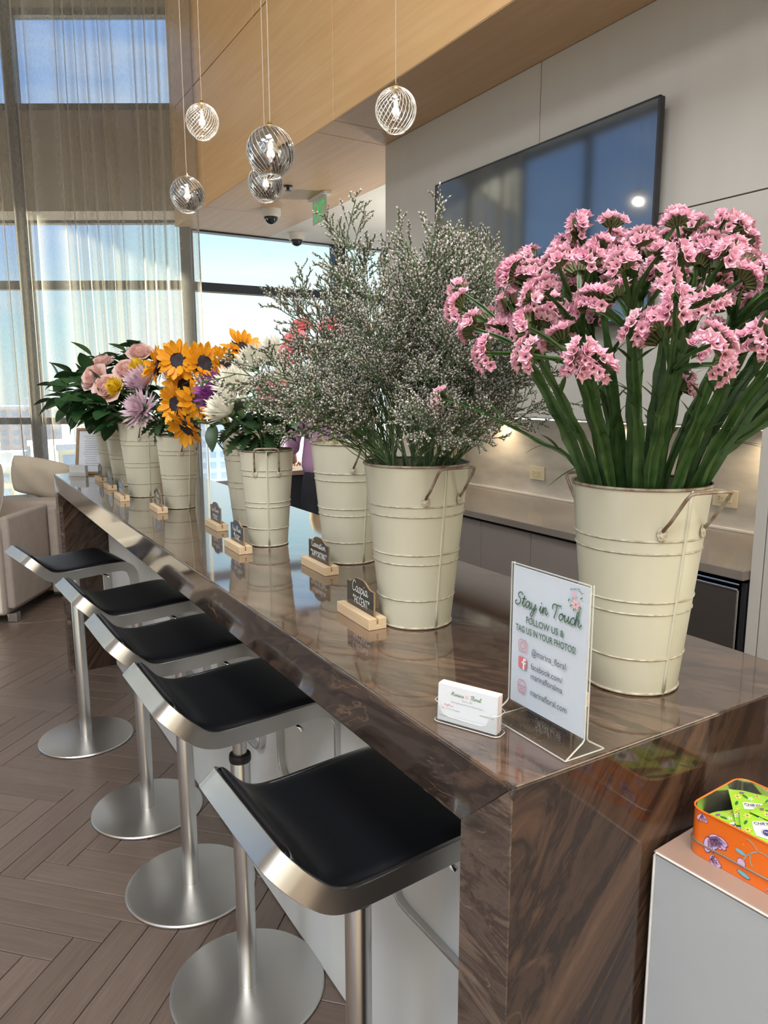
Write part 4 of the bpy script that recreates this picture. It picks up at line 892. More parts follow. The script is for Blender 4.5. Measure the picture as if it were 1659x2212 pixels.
# ================================================================== ACRYLIC FLYER STAND
t = thing('flyer_stand', 'clear acrylic stand with a Stay in Touch flyer', 'sign stand', (.658, .674, ZT + .0005), math.radians(-1))
HW = .0725; zf = .020; zt_ = .218
Mx = Matrix(((1, 0, 0, 0), (0, 0, 1, 0), (0, 1, 0, 0), (0, 0, 0, 1)))
b = MB(); prof = [(-.0345, 0), (-.0320, 0), (.0320, 0), (.0345, 0)]
# two upright sheets, two splayed feet and the bottom plate
for (xa, xb, za, zb_) in ((-.0033, -.0013, zf, zt_), (.0013, .0033, zf, zt_)): b.box((xa, -HW, za), (xb, HW, zb_))
b.prism([(-.0033, zf), (-.0013, zf), (-.030, .0), (-.034, .0015)], -HW, HW, M=Mx)
b.prism([(.0013, zf), (.0033, zf), (.034, .0015), (.030, .0)], -HW, HW, M=Mx)
b.box((-.033, -HW, 0), (.033, HW, .0022)); b.build('acrylic_sheet', MATS['acrylic'], t)
b = MB()
for yy in (-HW, HW): # bright polished edges
    for P in (((-.0023, zt_), (-.0023, zf + .002), (-.005, zf - .002), (-.031, .0022), (-.033, .0012), (-.030, .0009), (.030, .0009), (.033, .0012), (.031, .0022), (.005, zf - .002), (.0023, zf + .002), (.0023, zt_)),):
        b.tube([(p[0], yy, p[1]) for p in P], .0011, 5)
b.tube([(-.0023, -HW, zt_), (-.0023, HW, zt_)], .0009, 5); b.tube([(-.0335, -HW, .0012), (-.0335, HW, .0012)], .0009, 5)
b.build('polished_edge', MATS['acrylic_edge'], t)
b = MB(); b.box((-.0009, -.069, zf + .001), (.0009, .0705, zt_ - .004)); fly = b.build('flyer', MATS['paper'], t)
M_ = face_m((-.0042, 0, 0), (0, -1, 0), (0, 0, 1))
K = {k: MB() for k in ('ink_green', 'ink_dark', 'ink_rose', 'ink_red', 'ink_pink', 'ink_blue', 'ink_leaf', 'paper')}
sz = .0093; ks = list('Stay') + [' '] + list('in') + [' '] + list('Touch')
P, _ = layout(ks, sz, -.0625, .1625, .12); strokes(K['ink_green'], P, .0019, M_, 6)
font_text(K['ink_green'], 'FOLLOW US &', .0128, M_ @ Matrix.Translation((-.004, .1415, 0)) @ Matrix.Diagonal((.86, 1, 1, 1)), 'CENTER', bold=.00022)
font_text(K['ink_green'], 'TAG US IN YOUR PHOTOS!', .0126, M_ @ Matrix.Translation((-.003, .1265, 0)) @ Matrix.Diagonal((.73, 1, 1, 1)), 'CENTER', bold=.00022)
font_text(K['ink_dark'], '@marina_floral', .0125, M_ @ Matrix.Translation((-.027, .1005, 0)) @ Matrix.Diagonal((.82, 1, 1, 1)), 'LEFT')
font_text(K['ink_dark'], 'facebook.com/', .0122, M_ @ Matrix.Translation((-.027, .0805, 0)) @ Matrix.Diagonal((.82, 1, 1, 1)), 'LEFT')
font_text(K['ink_dark'], 'marinafloralma', .0122, M_ @ Matrix.Translation((-.027, .0670, 0)) @ Matrix.Diagonal((.82, 1, 1, 1)), 'LEFT')
font_text(K['ink_dark'], 'marinafloral.com', .0125, M_ @ Matrix.Translation((-.027, .0440, 0)) @ Matrix.Diagonal((.82, 1, 1, 1)), 'LEFT')
def rrect(cx, cy, w, h, r): 
    out = []
    for (sx, sy, a0) in ((1, 1, 0), (-1, 1, 90), (-1, -1, 180), (1, -1, 270)):
        for k in range(5):
            a = math.radians(a0 + k * 22.5); out.append((cx + sx * (w / 2 - r) + r * math.cos(a), cy + sy * (h / 2 - r) + r * math.sin(a)))
    return out
q = rrect(-.044, .1075, .0165, .0165, .005); strokes(K['ink_rose'], [q + [q[0]]], .0011, M_, 1)
ring(K['ink_rose'], M_, -.044, .1075, .0041, .0052); disc(K['ink_rose'], M_, -.0385, .1128, .0008)
q = rrect(-.044, .0835, .0160, .0160, .0022); o = len(K['ink_red'].v); K['ink_red'].v += [tuple(M_ @ V(p[0], p[1], 0)) for p in q]; K['ink_red'].f.append(tuple(range(o, o + len(q)))); K['ink_red'].m.append(0)
Mu = M_ @ Matrix.Translation((0, 0, .00025)); strokes(K['paper'], [[(-.0375, .0895), (-.0400, .0893), (-.0411, .0872), (-.0411, .081), (-.0411, .0756)]], .0026, Mu, 4); strokes(K['paper'], [[(-.0442, .0842), (-.0378, .0842)]], .0024, Mu)
w_ = .0011
strokes(K['ink_rose'], [[(-.0512, .0505), (-.0512, .0425), (-.0502, .0408), (-.038, .0408), (-.037, .0425), (-.037, .0505)]], w_, M_, 1)
strokes(K['ink_rose'], [[(-.0518, .0515), (-.0505, .0570), (-.049, .0585), (-.0392, .0585), (-.0378, .0570), (-.0365, .0515)]], w_, M_, 1)
strokes(K['ink_rose'], [[(-.0518, .0515), (-.0493, .0495), (-.0468, .0515), (-.0441, .0495), (-.0415, .0515), (-.039, .0495), (-.0365, .0515)]], w_, M_, 4)
strokes(K['ink_rose'], [[(-.0467, .0408), (-.0467, .0450), (-.0441, .0470), (-.0415, .0450), (-.0415, .0408)]], w_, M_, 4)
# little bouquet emblem with arched name
cx, cy = .050, .1955
rr_ = random.Random(5)
for k in range(6): disc(K['ink_pink'], M_, cx + .0042 * math.cos(k * 1.05), cy - .006 + .0042 * math.sin(k * 1.05), .0028, .0017, 10, k * 1.05)
for k in range(5): disc(K['ink_pink'], M_, cx - .003 + .0026 * math.cos(k * 1.26), cy + .006 + .0026 * math.sin(k * 1.26), .0018, .0011, 10, k * 1.26)
for k in range(5): disc(K['ink_blue'], M_, cx - .009 + .0022 * math.cos(k * 1.26), cy + .002 + .0022 * math.sin(k * 1.26), .0015, .0010, 10, k * 1.26)
for (dx, dy, a) in ((-.008, -.009, .8), (-.003, -.013, 1.4), (.008, -.008, 2.4), (.009, .004, .6), (-.012, -.003, 1.2), (.007, -.012, 2)): disc(K['ink_leaf'], M_, cx + dx, cy + dy, .0026, .0010, 10, a)
a = 2.25
for k in list('Marina') + [' '] + list('Floral'):
    wv, st = GLY[k]; s_ = .0016
    Ml = M_ @ Matrix.Translation((cx + .0145 * math.cos(a), cy - .002 + .0145 * math.sin(a), 0)) @ Matrix.Rotation(a - PI / 2, 4, 'Z') @ Matrix.Scale(s_, 4)
    strokes(K['ink_green'], st, .22, Ml, 3); a -= wv * s_ / .0145
for k, bb in K.items():
    if bb.v: bb.build('print', MATS[k], fly)

# ================================================================== BUSINESS CARDS IN THEIR HOLDER
rzh = math.radians(24.5)
t = thing('card_holder', 'clear plastic business card holder beside the acrylic flyer stand', 'card holder', (.584, .742, ZT + .0004), rzh)
# local: y along the long side, -x is the front
hw, dp = .0495, .0135
b = MB(); prof = rrect(0, 0, 2 * dp, 2 * hw, .009)
b.prism(prof, 0, .0022)
n = len(prof)
def wall_h(p):
    x, y = p
    if x < -dp * .6: return .0125 if abs(y) < hw * .62 else (.0125 + (.030 - .0125) * min(1, (abs(y) - hw * .62) / (hw * .2)))
    return .030
b2 = MB(); o = len(b2.v)
prof2 = []
for i in range(n):
    p, q = V(*prof[i], 0), V(*prof[(i + 1) % n], 0); m_ = 10 if (q - p).length > .02 else 1
    for k in range(m_): prof2.append(tuple(p.lerp(q, k / m_))[:2])
n = len(prof2)
for (x, y) in prof2:
    h_ = wall_h((x, y)); L_ = math.hypot(x, y)
    ix, iy = x * (1 - .0015 / max(abs(x), .004) if abs(x) > .006 else 1), y * (1 - .0015 / max(abs(y), .004) if abs(y) > .04 else 1)
    for (px, py, pz) in ((x, y, .001), (x, y, h_), (ix, iy, h_), (ix, iy, .001)): b2.v.append((px, py, pz))
for i in range(n):
    for k in range(4):
        a0, a1 = o + 4 * i + k, o + 4 * i + (k + 1) % 4; c0, c1 = o + 4 * ((i + 1) % n) + k, o + 4 * ((i + 1) % n) + (k + 1) % 4
        b2.f.append((a0, c0, c1, a1)); b2.m.append(0)
b.build('holder_floor', MATS['acrylic'], t); b2.build('holder_wall', MATS['acrylic'], t, auto=40)
b = MB(); top_edge = [(x * .99, y * .99, wall_h((x, y))) for x, y in prof2]; b.tube(top_edge + [top_edge[0]], .0006, 4, False); b.tube([(x, y, .0012) for x, y in prof2 + [prof2[0]]], .0009, 4, False); b.build('bright_edge', MATS['acrylic_edge'], t)
Mh = Matrix.Translation((.584, .742, ZT + .0004)) @ Matrix.Rotation(rzh, 4, 'Z')
cards = []
lean = math.radians(-7)
for i in range(14):
    pink = i > 0
    b = MB(); b.box((-.00042, -.0445, 0), (.00042, .0445, .0515)); c = b.build('business_card', MATS['card'] if i % 3 == 0 else MATS['card_pink'])
    off = -.0088 + i * .00098
    c.matrix_world = Mh @ Matrix.Translation((off, R.uniform(-.0008, .0008), .0026 + (.0006 if i % 4 == 1 else 0))) @ Matrix.Rotation(math.radians(3), 4, 'Y')
    lab = 'printed white business card at the front of the clear holder' if i == 0 else 'business card in the stack behind the printed front card'
    tag(c, lab, 'business card', 'business cards in the holder'); cards.append(c)
M_ = face_m((-.00062, 0, 0), (0, -1, 0), (0, 0, 1)); K = {k: MB() for k in ('ink_leaf', 'ink_grey', 'ink_pink', 'ink_red')}
P, xe = layout(list('Marina'), .0029, -.0245, .0385, .12); strokes(K['ink_leaf'], P, .0006, M_, 4)
P, xe = layout(list('Floral'), .0029, .0045, .0385, .12); strokes(K['ink_leaf'], P, .0006, M_, 4)
for k in range(6): disc(K['ink_pink'], M_, -.0005 + .0019 * math.cos(k * 1.05), .0408 + .0019 * math.sin(k * 1.05), .0012, .0008, 8, k * 1.05)
font_text(K['ink_grey'], 'Quincy, MA', .0032, M_ @ Matrix.Translation((0, .0335, 0)))
font_text(K['ink_grey'], 'Serving Boston & South Shore Areas', .0032, M_ @ Matrix.Translation((0, .0285, 0)))
strokes(K['ink_red'], [[(-.034, .0225), (-.033, .0250), (-.032, .0222)], [(-.031, .0245), (-.030, .0225), (-.029, .0245), (-.0302, .0205)], [(-.0275, .0222), (-.0272, .0250), (-.0255, .0250)], [(-.0274, .0237), (-.026, .0237)], [(-.0248, .0225), (-.0238, .0238), (-.0232, .0224)], [(-.0222, .0238), (-.0208, .0224)]], .0006, M_, 3)
font_text(K['ink_grey'], 'Owner & Floral Designer', .0031, M_ @ Matrix.Translation((-.0415, .0175, 0)), 'LEFT')
font_text(K['ink_grey'], 'hello@marinafloral.com', .0031, M_ @ Matrix.Translation((-.0415, .0065, 0)), 'LEFT')
font_text(K['ink_leaf'], 'marinafloral.com', .0031, M_ @ Matrix.Translation((.0405, .0200, 0)), 'RIGHT')
for k, bb in K.items(): bb.build('print', MATS[k], cards[0])

# ================================================================== FRAMED SHEET AND SMALL CARD HOLDER AT THE FAR END
t = thing('framed_sheet', 'wood framed white sheet standing at the far end of the counter', 'picture frame', (.693, 4.175, ZT + .001), math.radians(56))
Ml = Matrix.Rotation(math.radians(13), 4, 'Y')
def leanbox(b, a, c): b.cbox(a, c, .0015, M=Ml)
b = MB()
for (a, c) in (((0, -.085, 0), (.018, .085, .015)), ((0, -.085, .235), (.018, .085, .25)), ((0, -.085, .015), (.018, -.070, .235)), ((0, .070, .015), (.018, .085, .235))): leanbox(b, a, c)
b.build('frame', MATS['birch_edge'], t)
b = MB(); b.box((.006, -.070, .015), (.010, .070, .235), M=Ml); sh = b.build('sheet', MATS['paper'], t)
b = MB(); M_ = Ml @ face_m((.0055, 0, 0), (0, -1, 0), (0, 0, 1))
rs = random.Random(2)
for k in range(14): strokes(b, [[(-.045 * rs.uniform(.6, 1), .205 - k * .012), (.045 * rs.uniform(.5, 1), .205 - k * .012)]], .0022, M_)
b.build('print', MATS['ink_grey'], sh)
b = MB(); b.cbox((.0105, -.070, .012), (.0175, .070, .238), .002, M=Ml); b.cbox((.075, -.03, .0), (.081, .03, .17), .002, M=Matrix.Rotation(math.radians(-8), 4, 'Y')); b.build('easel_back', MATS['birch_edge'], t)
t = thing('small_card_holder', 'small white card holder in front of the wood framed sheet', 'card holder', (.622, 4.12, ZT + .0006), math.radians(46))
b = MB(); b.cbox((-.004, -.047, .002), (.022, .047, .058), .002); b.build('card_stack', MATS['card'], t)
b = MB(); b.cbox((-.008, -.052, 0), (.026, .052, .004), .001); b.box((-.008, -.052, 0), (-.0065, .052, .022)); b.build('holder', MATS['acrylic_edge'], t)

# ================================================================== PEDESTAL WITH THE TIN OF SACHETS
rp = math.radians(4.6)
t = thing('pedestal', 'pale grey display pedestal with a tan top against the counter end', 'pedestal', (.775, .580, 0), rp)
b = MB(); b.cbox((0, -.62, .004), (.46, 0, .934), .003); b.build('body', MATS['pedestal'], t)
b = MB(); b.cbox((-.0008, -.6208, .934), (.4608, .0008, .940), .0015); b.build('top', MATS['pedestal_top'], t)
b = MB(); b.tube([(-.0002, -.62, .9375), (-.0002, -.002, .9375), (-.0002, .0002, .932), (-.0002, .0002, .01)], .0019, 6); b.tube([(0, 0, .9375), (.46, 0, .9375)], .0016, 6); b.build('edge_band', MATS['pedestal_edge'], t)
tl = thing('sachet_tin', 'orange floral tin box without its lid on the pedestal', 'tin', (.880, .4735, .9405), math.radians(4.0))
tw, tlg, th = .062, .091, .064
def rr3(w, l, r, n=5):
    out = []
    for (sx, sy, a0) in ((1, 1, 0), (-1, 1, 90), (-1, -1, 180), (1, -1, 270)):
        for k in range(n): a = math.radians(a0 + k * 90 / (n - 1)); out.append((sx * (w - r) + r * math.cos(a), sy * (l - r) + r * math.sin(a)))
    return out
o_, i_ = rr3(tw, tlg, .018), rr3(tw - .0012, tlg - .0012, .017)
b = MB(); n = len(o_)
b.v = [(x, y, 0) for x, y in o_] + [(x, y, th) for x, y in o_]; b.f = [(i, (i + 1) % n, n + (i + 1) % n, n + i) for i in range(n)] + [tuple(range(n))[::-1]]; b.m = [0] * len(b.f); b.build('tin_body', MATS['tin'], tl, auto=50)
b = MB(); b.v = [(x, y, .0012) for x, y in i_] + [(x, y, th) for x, y in i_] + [(x, y, th) for x, y in o_]
b.f = [(i, n + i, n + (i + 1) % n, (i + 1) % n) for i in range(n)] + [tuple(range(n))]; b.m = [0] * len(b.f); b.build('tin_lining', MATS['tin_in'], tl, auto=50)
b = MB(); b.tube([(x, y, th) for x, y in o_ + [o_[0]]], .0013, 6, False); b.build('rolled_rim', MATS['tin'], tl, True)
b = MB(); b.tube([(x * 1.008, y * 1.006, .0185) for x, y in o_ + [o_[0]]], .0015, 6, False); b.build('bead', MATS['tin_bead'], tl, True)
# flower print on the -X side: x along -Y as read, y up
M_ = face_m((-tw - .0004, 0, 0), (0, -1, 0), (0, 0, 1)); K = {k: MB() for k in ('print_lilac', 'print_dark', 'print_teal', 'print_twig')}
M2 = M_ @ Matrix.Translation((0, 0, .0002)); M3 = M_ @ Matrix.Translation((0, 0, .0004))
def peony(cx, cy, s, a0, nlob):
    rq = random.Random(int(cx * 1e4) + 77)
    for k in range(nlob):
        a = a0 + (k - (nlob - 1) / 2) * .42; r_ = s * rq.uniform(.55, .95)
        for (kk, Mm, sc) in (('print_dark', M_, 1.14), ('print_lilac', M2, 1.0)):
            disc(K[kk], Mm, cx + r_ * .55 * math.cos(a), cy + r_ * .55 * math.sin(a), r_ * .52 * sc, r_ * .26 * sc, 12, a)
        strokes(K['print_dark'], [[(cx + r_ * .25 * math.cos(a), cy + r_ * .25 * math.sin(a)), (cx + r_ * .9 * math.cos(a + .08), cy + r_ * .9 * math.sin(a + .08))]], s * .035, M3, 2)
    for k in range(nlob * 3):
        a = a0 + rq.uniform(-.9, .9); d = rq.uniform(.0, .5) * s
        x, y = cx + d * math.cos(a), cy + d * math.sin(a); strokes(K['print_dark'], [[(x, y), (x + s * .1 * math.cos(a + .6), y + s * .1 * math.sin(a + .6)), (x + s * .16 * math.cos(a), y + s * .16 * math.sin(a))]], s * .03, M3, 3)
peony(-.060, .034, .022, -.6, 6); peony(-.050, .040, .018, -1.2, 5); peony(-.056, .004, .016, .3, 5); peony(.030, .020, .020, 1.0, 6); peony(.040, .018, .018, .2, 5); peony(.018, .003, .010, .4, 4); peony(-.0715, .060, .014, -1.5, 4)
disc(K['print_lilac'], M2, -.016, .022, .0052, .0058, 12); disc(K['print_dark'], M_, -.016, .022, .0058, .0064, 12)
strokes(K['print_twig'], [[(-.014, .027), (-.008, .038), (.004, .048), (.018, .047), (.032, .036), (.040, .033), (.050, .042)], [(-.006, .040), (-.005, .030), (-.002, .025)], [(.004, .048), (-.006, .056), (-.012, .057)]], .0016, M2, 5)
disc(K['print_teal'], M2, -.018, .036, .0068, .0028, 12, -.15); disc(K['print_teal'], M2, -.012, .0085, .0085, .0028, 12, -.2); disc(K['print_dark'], M_, -.012, .008, .0092, .0034, 12, -.2); disc(K['print_teal'], M2, .058, .028, .0065, .004, 12, .5)
for k, bb in K.items(): bb.build('print', MATS[k], tl)
# sachets
def sachet(x, y, z, yaw, tilt, roll, label):
    t = thing('sachet', label, 'sachet', (x, y, z), 0, 'plant food sachets in the tin')
    t.rotation_euler = Euler((tilt, roll, yaw), 'XYZ')
    w, l = .029, .036; b = MB(); nu, nv = 8, 10
    def top(u, v, s): 
        X, Y = (u - .5) * 2, (v - .5) * 2; e = max(0, 1 - max(abs(X), abs(Y)) ** 4)
        return (X * w, Y * l, s * (.0036 * e + .0002) + .0008 * math.sin(X * 5 + Y * 3))
    b.grid(lambda u, v: top(u, v, 1), nu, nv); b.grid(lambda u, v: top(1 - u, v, -1), nu, nv); b.build('pouch', MATS['packet'], t, True)
    Z = lambda X, Y, k: .0036 * max(0, 1 - max(abs(X / w), abs(Y / l)) ** 4) + .0008 * math.sin(X / w * 5 + Y / l * 3) + k
    class LM:
        def __init__(s, k): s.k = k
        def __matmul__(s, p): return V(p[0], p[1], Z(p[0], p[1], s.k))
    b = MB(); q = [(-.013, -.022), (.0, -.024), (.013, -.022), (.0155, -.006), (.015, .007), (.008, .0085), (-.008, .0085), (-.0155, .007), (-.0155, -.006)]
    b.v = [tuple(LM(.0010) @ V(*p)) for p in q] + [tuple(LM(.0010) @ V(0, -.008))]; b.f = [(i, (i + 1) % 9, 9) for i in range(9)]; b.m = [0] * 9; b.build('label', MATS['packet_white'], t)
    K = {k: MB() for k in ('ink_navy', 'print_yellow', 'print_leaf', 'print_mauve', 'packet_white')}
    font_text(K['ink_navy'], 'CHRYSAL', .0066, Matrix.Translation((0, .0005, 0)), 'CENTER', bold=.0001)
    K['ink_navy'].v = [tuple(LM(.0021) @ V(*p)) for p in K['ink_navy'].v]
    strokes(K['ink_navy'], [[(-.012, -.0012), (.012, -.0012)]], .0004, LM(.0021)); disc(K['ink_navy'], LM(.0021), 0, -.0135, .0052); ring(K['ink_navy'], LM(.0021), 0, -.0135, .0062, .0067)
    font_text(K['packet_white'], 'Floral', .003, Matrix.Translation((0, -.0145, 0)), 'CENTER'); K['packet_white'].v = [tuple(LM(.0026) @ V(*p)) for p in K['packet_white'].v]
    rq = random.Random(int(yaw * 100))
    for (fx, fy) in ((-.020, .018), (.006, .026), (.022, -.016), (-.022, -.012)):
        for k in range(6): disc(K['print_yellow'], LM(.0008), fx + .0032 * math.cos(k * 1.05), fy + .0032 * math.sin(k * 1.05), .0026, .0012, 8, k * 1.05)
        disc(K['print_mauve'], LM(.0013), fx, fy, .0014)
    for (fx, fy, a) in ((-.023, .004, 1.2), (.021, .006, .5), (-.010, .020, 2.2), (.018, .020, 1.0), (-.018, -.026, .4), (.012, -.030, 2.0)): disc(K['print_leaf'], LM(.0008), fx, fy, .0048, .0018, 10, a)
    for (fx, fy) in ((.016, .013), (-.013, .028), (.024, -.028)): disc(K['print_mauve'], LM(.0008), fx, fy, .0034, .0024, 10)
    for (fx, fy) in ((-.004, .016), (.024, .026), (-.026, -.02)):
        for k in range(5): disc(K['packet_white'], LM(.0008), fx + .0022 * math.cos(k * 1.26), fy + .0022 * math.sin(k * 1.26), .0015, .0009, 8, k * 1.26)
    for k, bb in K.items(): bb.build('print', MATS[k], t)
    return t
TX, TY, TZ = .880, .4735, .9405
for (dx, dy, dz, yaw, ti, ro, lb) in ((-.018, .044, .022, .35, .10, -.05, 'green sachet lying lowest in the near corner of the orange tin'), (.020, .048, .034, -.15, .16, .06, 'green sachet standing up highest toward the far corner of the tin'),
        (-.018, .010, .040, -.25, .12, -.06, 'green sachet with its white label turned to the near side of the tin'), (.020, .004, .044, .75, .05, .08, 'green sachet with its label sideways at the middle of the tin'),
        (-.017, -.034, .040, -.25, -.03, -.05, 'green sachet partly under another at the frame edge of the tin'), (.020, -.044, .036, .2, .0, .05, 'green sachet lying flat in the cropped end of the tin')):
    sachet(TX + dx, TY + dy, TZ + dz + .014, yaw - PI / 2 + .9, ti, ro, lb)
# a printed sheet in an acrylic stand further right on the pedestal, mirrored in the polished counter end
t = thing('price_sheet_stand', 'white printed sheet standing at the right of the pedestal beside the tin', 'sign stand', (1.10, .50, .9405), math.radians(12))
b = MB(); b.box((-.06, -.001, .012), (.06, .001, .21)); sh = b.build('sheet', MATS['paper'], t)
b = MB(); b.box((-.062, -.028, 0), (.062, .028, .0022)); b.box((-.062, -.0026, 0), (.062, -.0014, .214)); b.box((-.062, .0014, 0), (.062, .0026, .214)); b.build('acrylic_sheet', MATS['acrylic'], t)

# ================================================================== PENDANT LAMPS
def globe_mat(name, tint, smoke):
    mt = bpy.data.materials.new(name); mt.use_nodes = True; tt = mt.node_tree; tt.nodes.clear(); N = tt.nodes.new; L = tt.links.new
    tr = N('ShaderNodeBsdfTransparent'); tr.inputs[0].default_value = (*tint, 1)
    gl = N('ShaderNodeBsdfGlossy'); gl.inputs[0].default_value = (.95, .95, .95, 1); gl.inputs[1].default_value = .02
    mx = N('ShaderNodeMixShader'); L(fres(tt, smoke), mx.inputs[0]); L(tr.outputs[0], mx.inputs[1]); L(gl.outputs[0], mx.inputs[2])
    o = N('ShaderNodeOutputMaterial'); L(mx.outputs[0], o.inputs[0]); return mt
GCLEAR = globe_mat('clear_globe', (.97, .97, .96), .06); GSMOKE = globe_mat('smoke_globe', (.20, .19, .18), .34)
def rib_mat(name, a):
    mt = mat(name, (.86, .86, .84), .12, var=(60, (.92, .92, .90))); tt = mt.node_tree; N = tt.nodes.new; L = tt.links.new; b_ = tt.nodes['Principled BSDF']
    tr = N('ShaderNodeBsdfTransparent'); gl = N('ShaderNodeBsdfGlossy'); gl.inputs[1].default_value = .08
    m1 = N('ShaderNodeMixShader'); m1.inputs[0].default_value = .55; L(b_.outputs[0], m1.inputs[1]); L(gl.outputs[0], m1.inputs[2])
    m2 = N('ShaderNodeMixShader'); m2.inputs[0].default_value = a; L(tr.outputs[0], m2.inputs[1]); L(m1.outputs[0], m2.inputs[2]); L(m2.outputs[0], tt.nodes['Material Output'].inputs[0]); return mt
RIBC, RIBS = rib_mat('globe_rib_clear', .36), rib_mat('globe_rib_smoke', .55)
def pendant(x, y, z, r, clear, tw, label):
    t = thing('pendant_lamp', label, 'pendant lamp', (x, y, z), R.uniform(0, 6), 'glass globe pendants over the counter')
    b = MB(); prof = [(r * .30, r * .955), (r * .5, r * .87), (r * .72, r * .70), (r * .89, r * .46), (r * .985, r * .16), (r * .99, -.12 * r), (r * .93, -.37 * r), (r * .80, -.62 * r), (r * .60, -.83 * r), (r * .46, -.95 * r), (r * .43, -1.0 * r)]
    pr = [(p.x, p.y) for p in catmull([V(a, c, 0) for a, c in prof], 3)]
    gm = GCLEAR if clear else GSMOKE
    b.lathe(pr, 40); b.f = [f for f in b.f if len(f) == 4]; b.m = [0] * len(b.f); g = b.build('globe', gm, t, True)
    b = MB(); n = 26
    for k in range(n):
        pts = [V(a * 1.004, c, 0) for a, c in pr]; P = []
        for i, p in enumerate(pts):
            an = 2 * PI * k / n + tw * (i / len(pts)); P.append((p.x * math.cos(an), p.x * math.sin(an), p.y))
        b.tube(P, r * .017, 4, False)
    b.build('swirl_rib', RIBC if clear else RIBS, g, True)
    b = MB(); b.tube([(pr[-1][0] * math.cos(2 * PI * k / 30), pr[-1][0] * math.sin(2 * PI * k / 30), pr[-1][1]) for k in range(31)], r * .03, 6, False); b.build('lip', RIBC, g, True)
    b = MB(); b.lathe([(r * .30, r * .955), (r * .28, r * 1.0), (r * .12, r * 1.03), (r * .10, r * 1.16), (r * .05, r * 1.2), (0, r * 1.2)], 20); b.build('cap', MATS['brass'], t, True)
    b = MB(); b.lathe([(0, .16 * r), (r * .07, .17 * r), (r * .10, .26 * r), (r * .08, .36 * r), (r * .05, .42 * r), (0, .43 * r)], 16); b.build('bulb', MATS['bulb'], t, True)
    b = MB(); b.lathe([(r * .05, .42 * r), (r * .06, .45 * r), (r * .06, .95 * r)], 12); b.build('lamp_holder', MATS['chrome'], t, True)
    l = bpy.data.lights.new('globe_lamp', 'POINT'); l.energy = 2.2 if clear else 1.6; l.color = (1, .90, .76); l.shadow_soft_size = .012
    lo = bpy.data.objects.new('globe_lamp', l); COL.objects.link(lo); lo.parent = t; lo.location = (0, 0, .1 * r)
    b = MB(); b.tube([(0, 0, r * 1.18), (.0, 0, (5.8 - z) * .5), (0, 0, 5.798 - z)], .0016, 5); b.build('cord', MATS['cord'], t)
    b = MB(); b.lathe([(.0, 5.775 - z), (.05, 5.778 - z), (.055, 5.799 - z)], 20); b.build('ceiling_rose', MATS['brass'], t, True)
pendant(1.452, 2.31, 2.494, .070, True, 1.7, 'clear swirled glass pendant globe nearest the television, brightly lit')
pendant(1.046, 3.15, 2.628, .066, True, 2.6, 'clear swirled glass pendant globe beside the curtain edge')
pendant(.968, 3.14, 2.333, .068, False, 2.6, 'lowest smoked glass pendant globe, in front of the curtain')
pendant(.982, 2.303, 2.285, .0745, False, 1.7, 'large smoked glass pendant globe before the wood bulkhead')
pendant(1.213, 2.902, 2.357, .069, False, 2.0, 'smoked glass pendant globe partly hidden behind the larger one')

# ================================================================== EXIT SIGN, CAMERAS, SPRINKLER
t = thing('exit_sign', 'green EXIT sign hanging from the wood soffit', 'exit sign', (2.61, 5.22, ZS))
t.rotation_euler = (0, 0, math.radians(-4))
b = MB(); b.cbox((-.03, -.16, -.022), (.03, .16, -.0005), .003); b.build('canopy', MATS['dome_white'], t)
b = MB(); b.cbox((-.004, -.135, -.195), (.004, .135, -.020), .002); pl = b.build('panel', MATS['exit_white'], t)
b = MB(); M_ = face_m((-.0046, 0, -.172), (0, -1, 0), (0, 0, 1)); font_text(b, 'EXIT', .180, M_ @ Matrix.Diagonal((.56, 1, 1, 1)), 'CENTER', bold=.0012); b.build('exit_lettering', MATS['exit_green'], pl)
def dome(x, y, z, label, s):
    t = thing('dome_camera', label, 'security camera', (x, y, z), 0, 'ceiling dome cameras')
    b = MB(); b.lathe([(.078 * s, 0), (.078 * s, -.045 * s), (.07 * s, -.06 * s), (.055 * s, -.062 * s)], 32); b.build('housing', MATS['dome_white'], t, auto=40)
    b = MB(); b.lathe([(.056 * s, -.055 * s), (.053 * s, -.08 * s), (.04 * s, -.102 * s), (.02 * s, -.113 * s), (0, -.116 * s)], 28); b.build('lens_dome', MATS['dome_black'], t, True)
dome(2.464, 5.805, ZS, 'white dome camera under the wood soffit below the globes', 1.0); dome(3.03, 6.55, ZS, 'white dome camera on the pale ceiling near the window head', 1.0)
t = thing('sprinkler_head', 'small dark ceiling sprinkler behind the smoked globes', 'sprinkler', (2.30, 5.10, ZS))
b = MB(); b.lathe([(0, -.001), (.035, -.001), (.035, -.006), (.012, -.01), (.01, -.03), (.022, -.033), (.022, -.036), (0, -.036)], 16); b.build('head', MATS['frame_dark'], t, auto=40)

t = thing('added_uplight', 'added floor lamp, unseen around the corner, brightening the alcove ceiling', 'floor lamp', (3.75, 4.75, 0))  # invented lamp, out of view, added to brighten soffit and alcove ceiling
b = MB(); b.lathe([(0, .002), (.14, .002), (.14, .018), (.02, .03), (.012, .05), (.012, 1.78), (.03, 1.80)], 28); b.build('pole', MATS['steel'], t, auto=40)
b = MB(); b.lathe([(.02, 1.79), (.12, 1.83), (.17, 1.90), (.166, 1.90), (.115, 1.838), (0, 1.81)], 28); b.build('bowl', MATS['steel'], t, auto=40)
l = bpy.data.lights.new('added_uplight_bulb', 'AREA'); l.shape = 'DISK'; l.size = .2; l.energy = 22; l.color = (1, .93, .82)
lo = bpy.data.objects.new('added_uplight_bulb', l); COL.objects.link(lo); lo.parent = t; lo.location = (0, 0, 1.875); lo.rotation_euler = (PI, 0, 0)

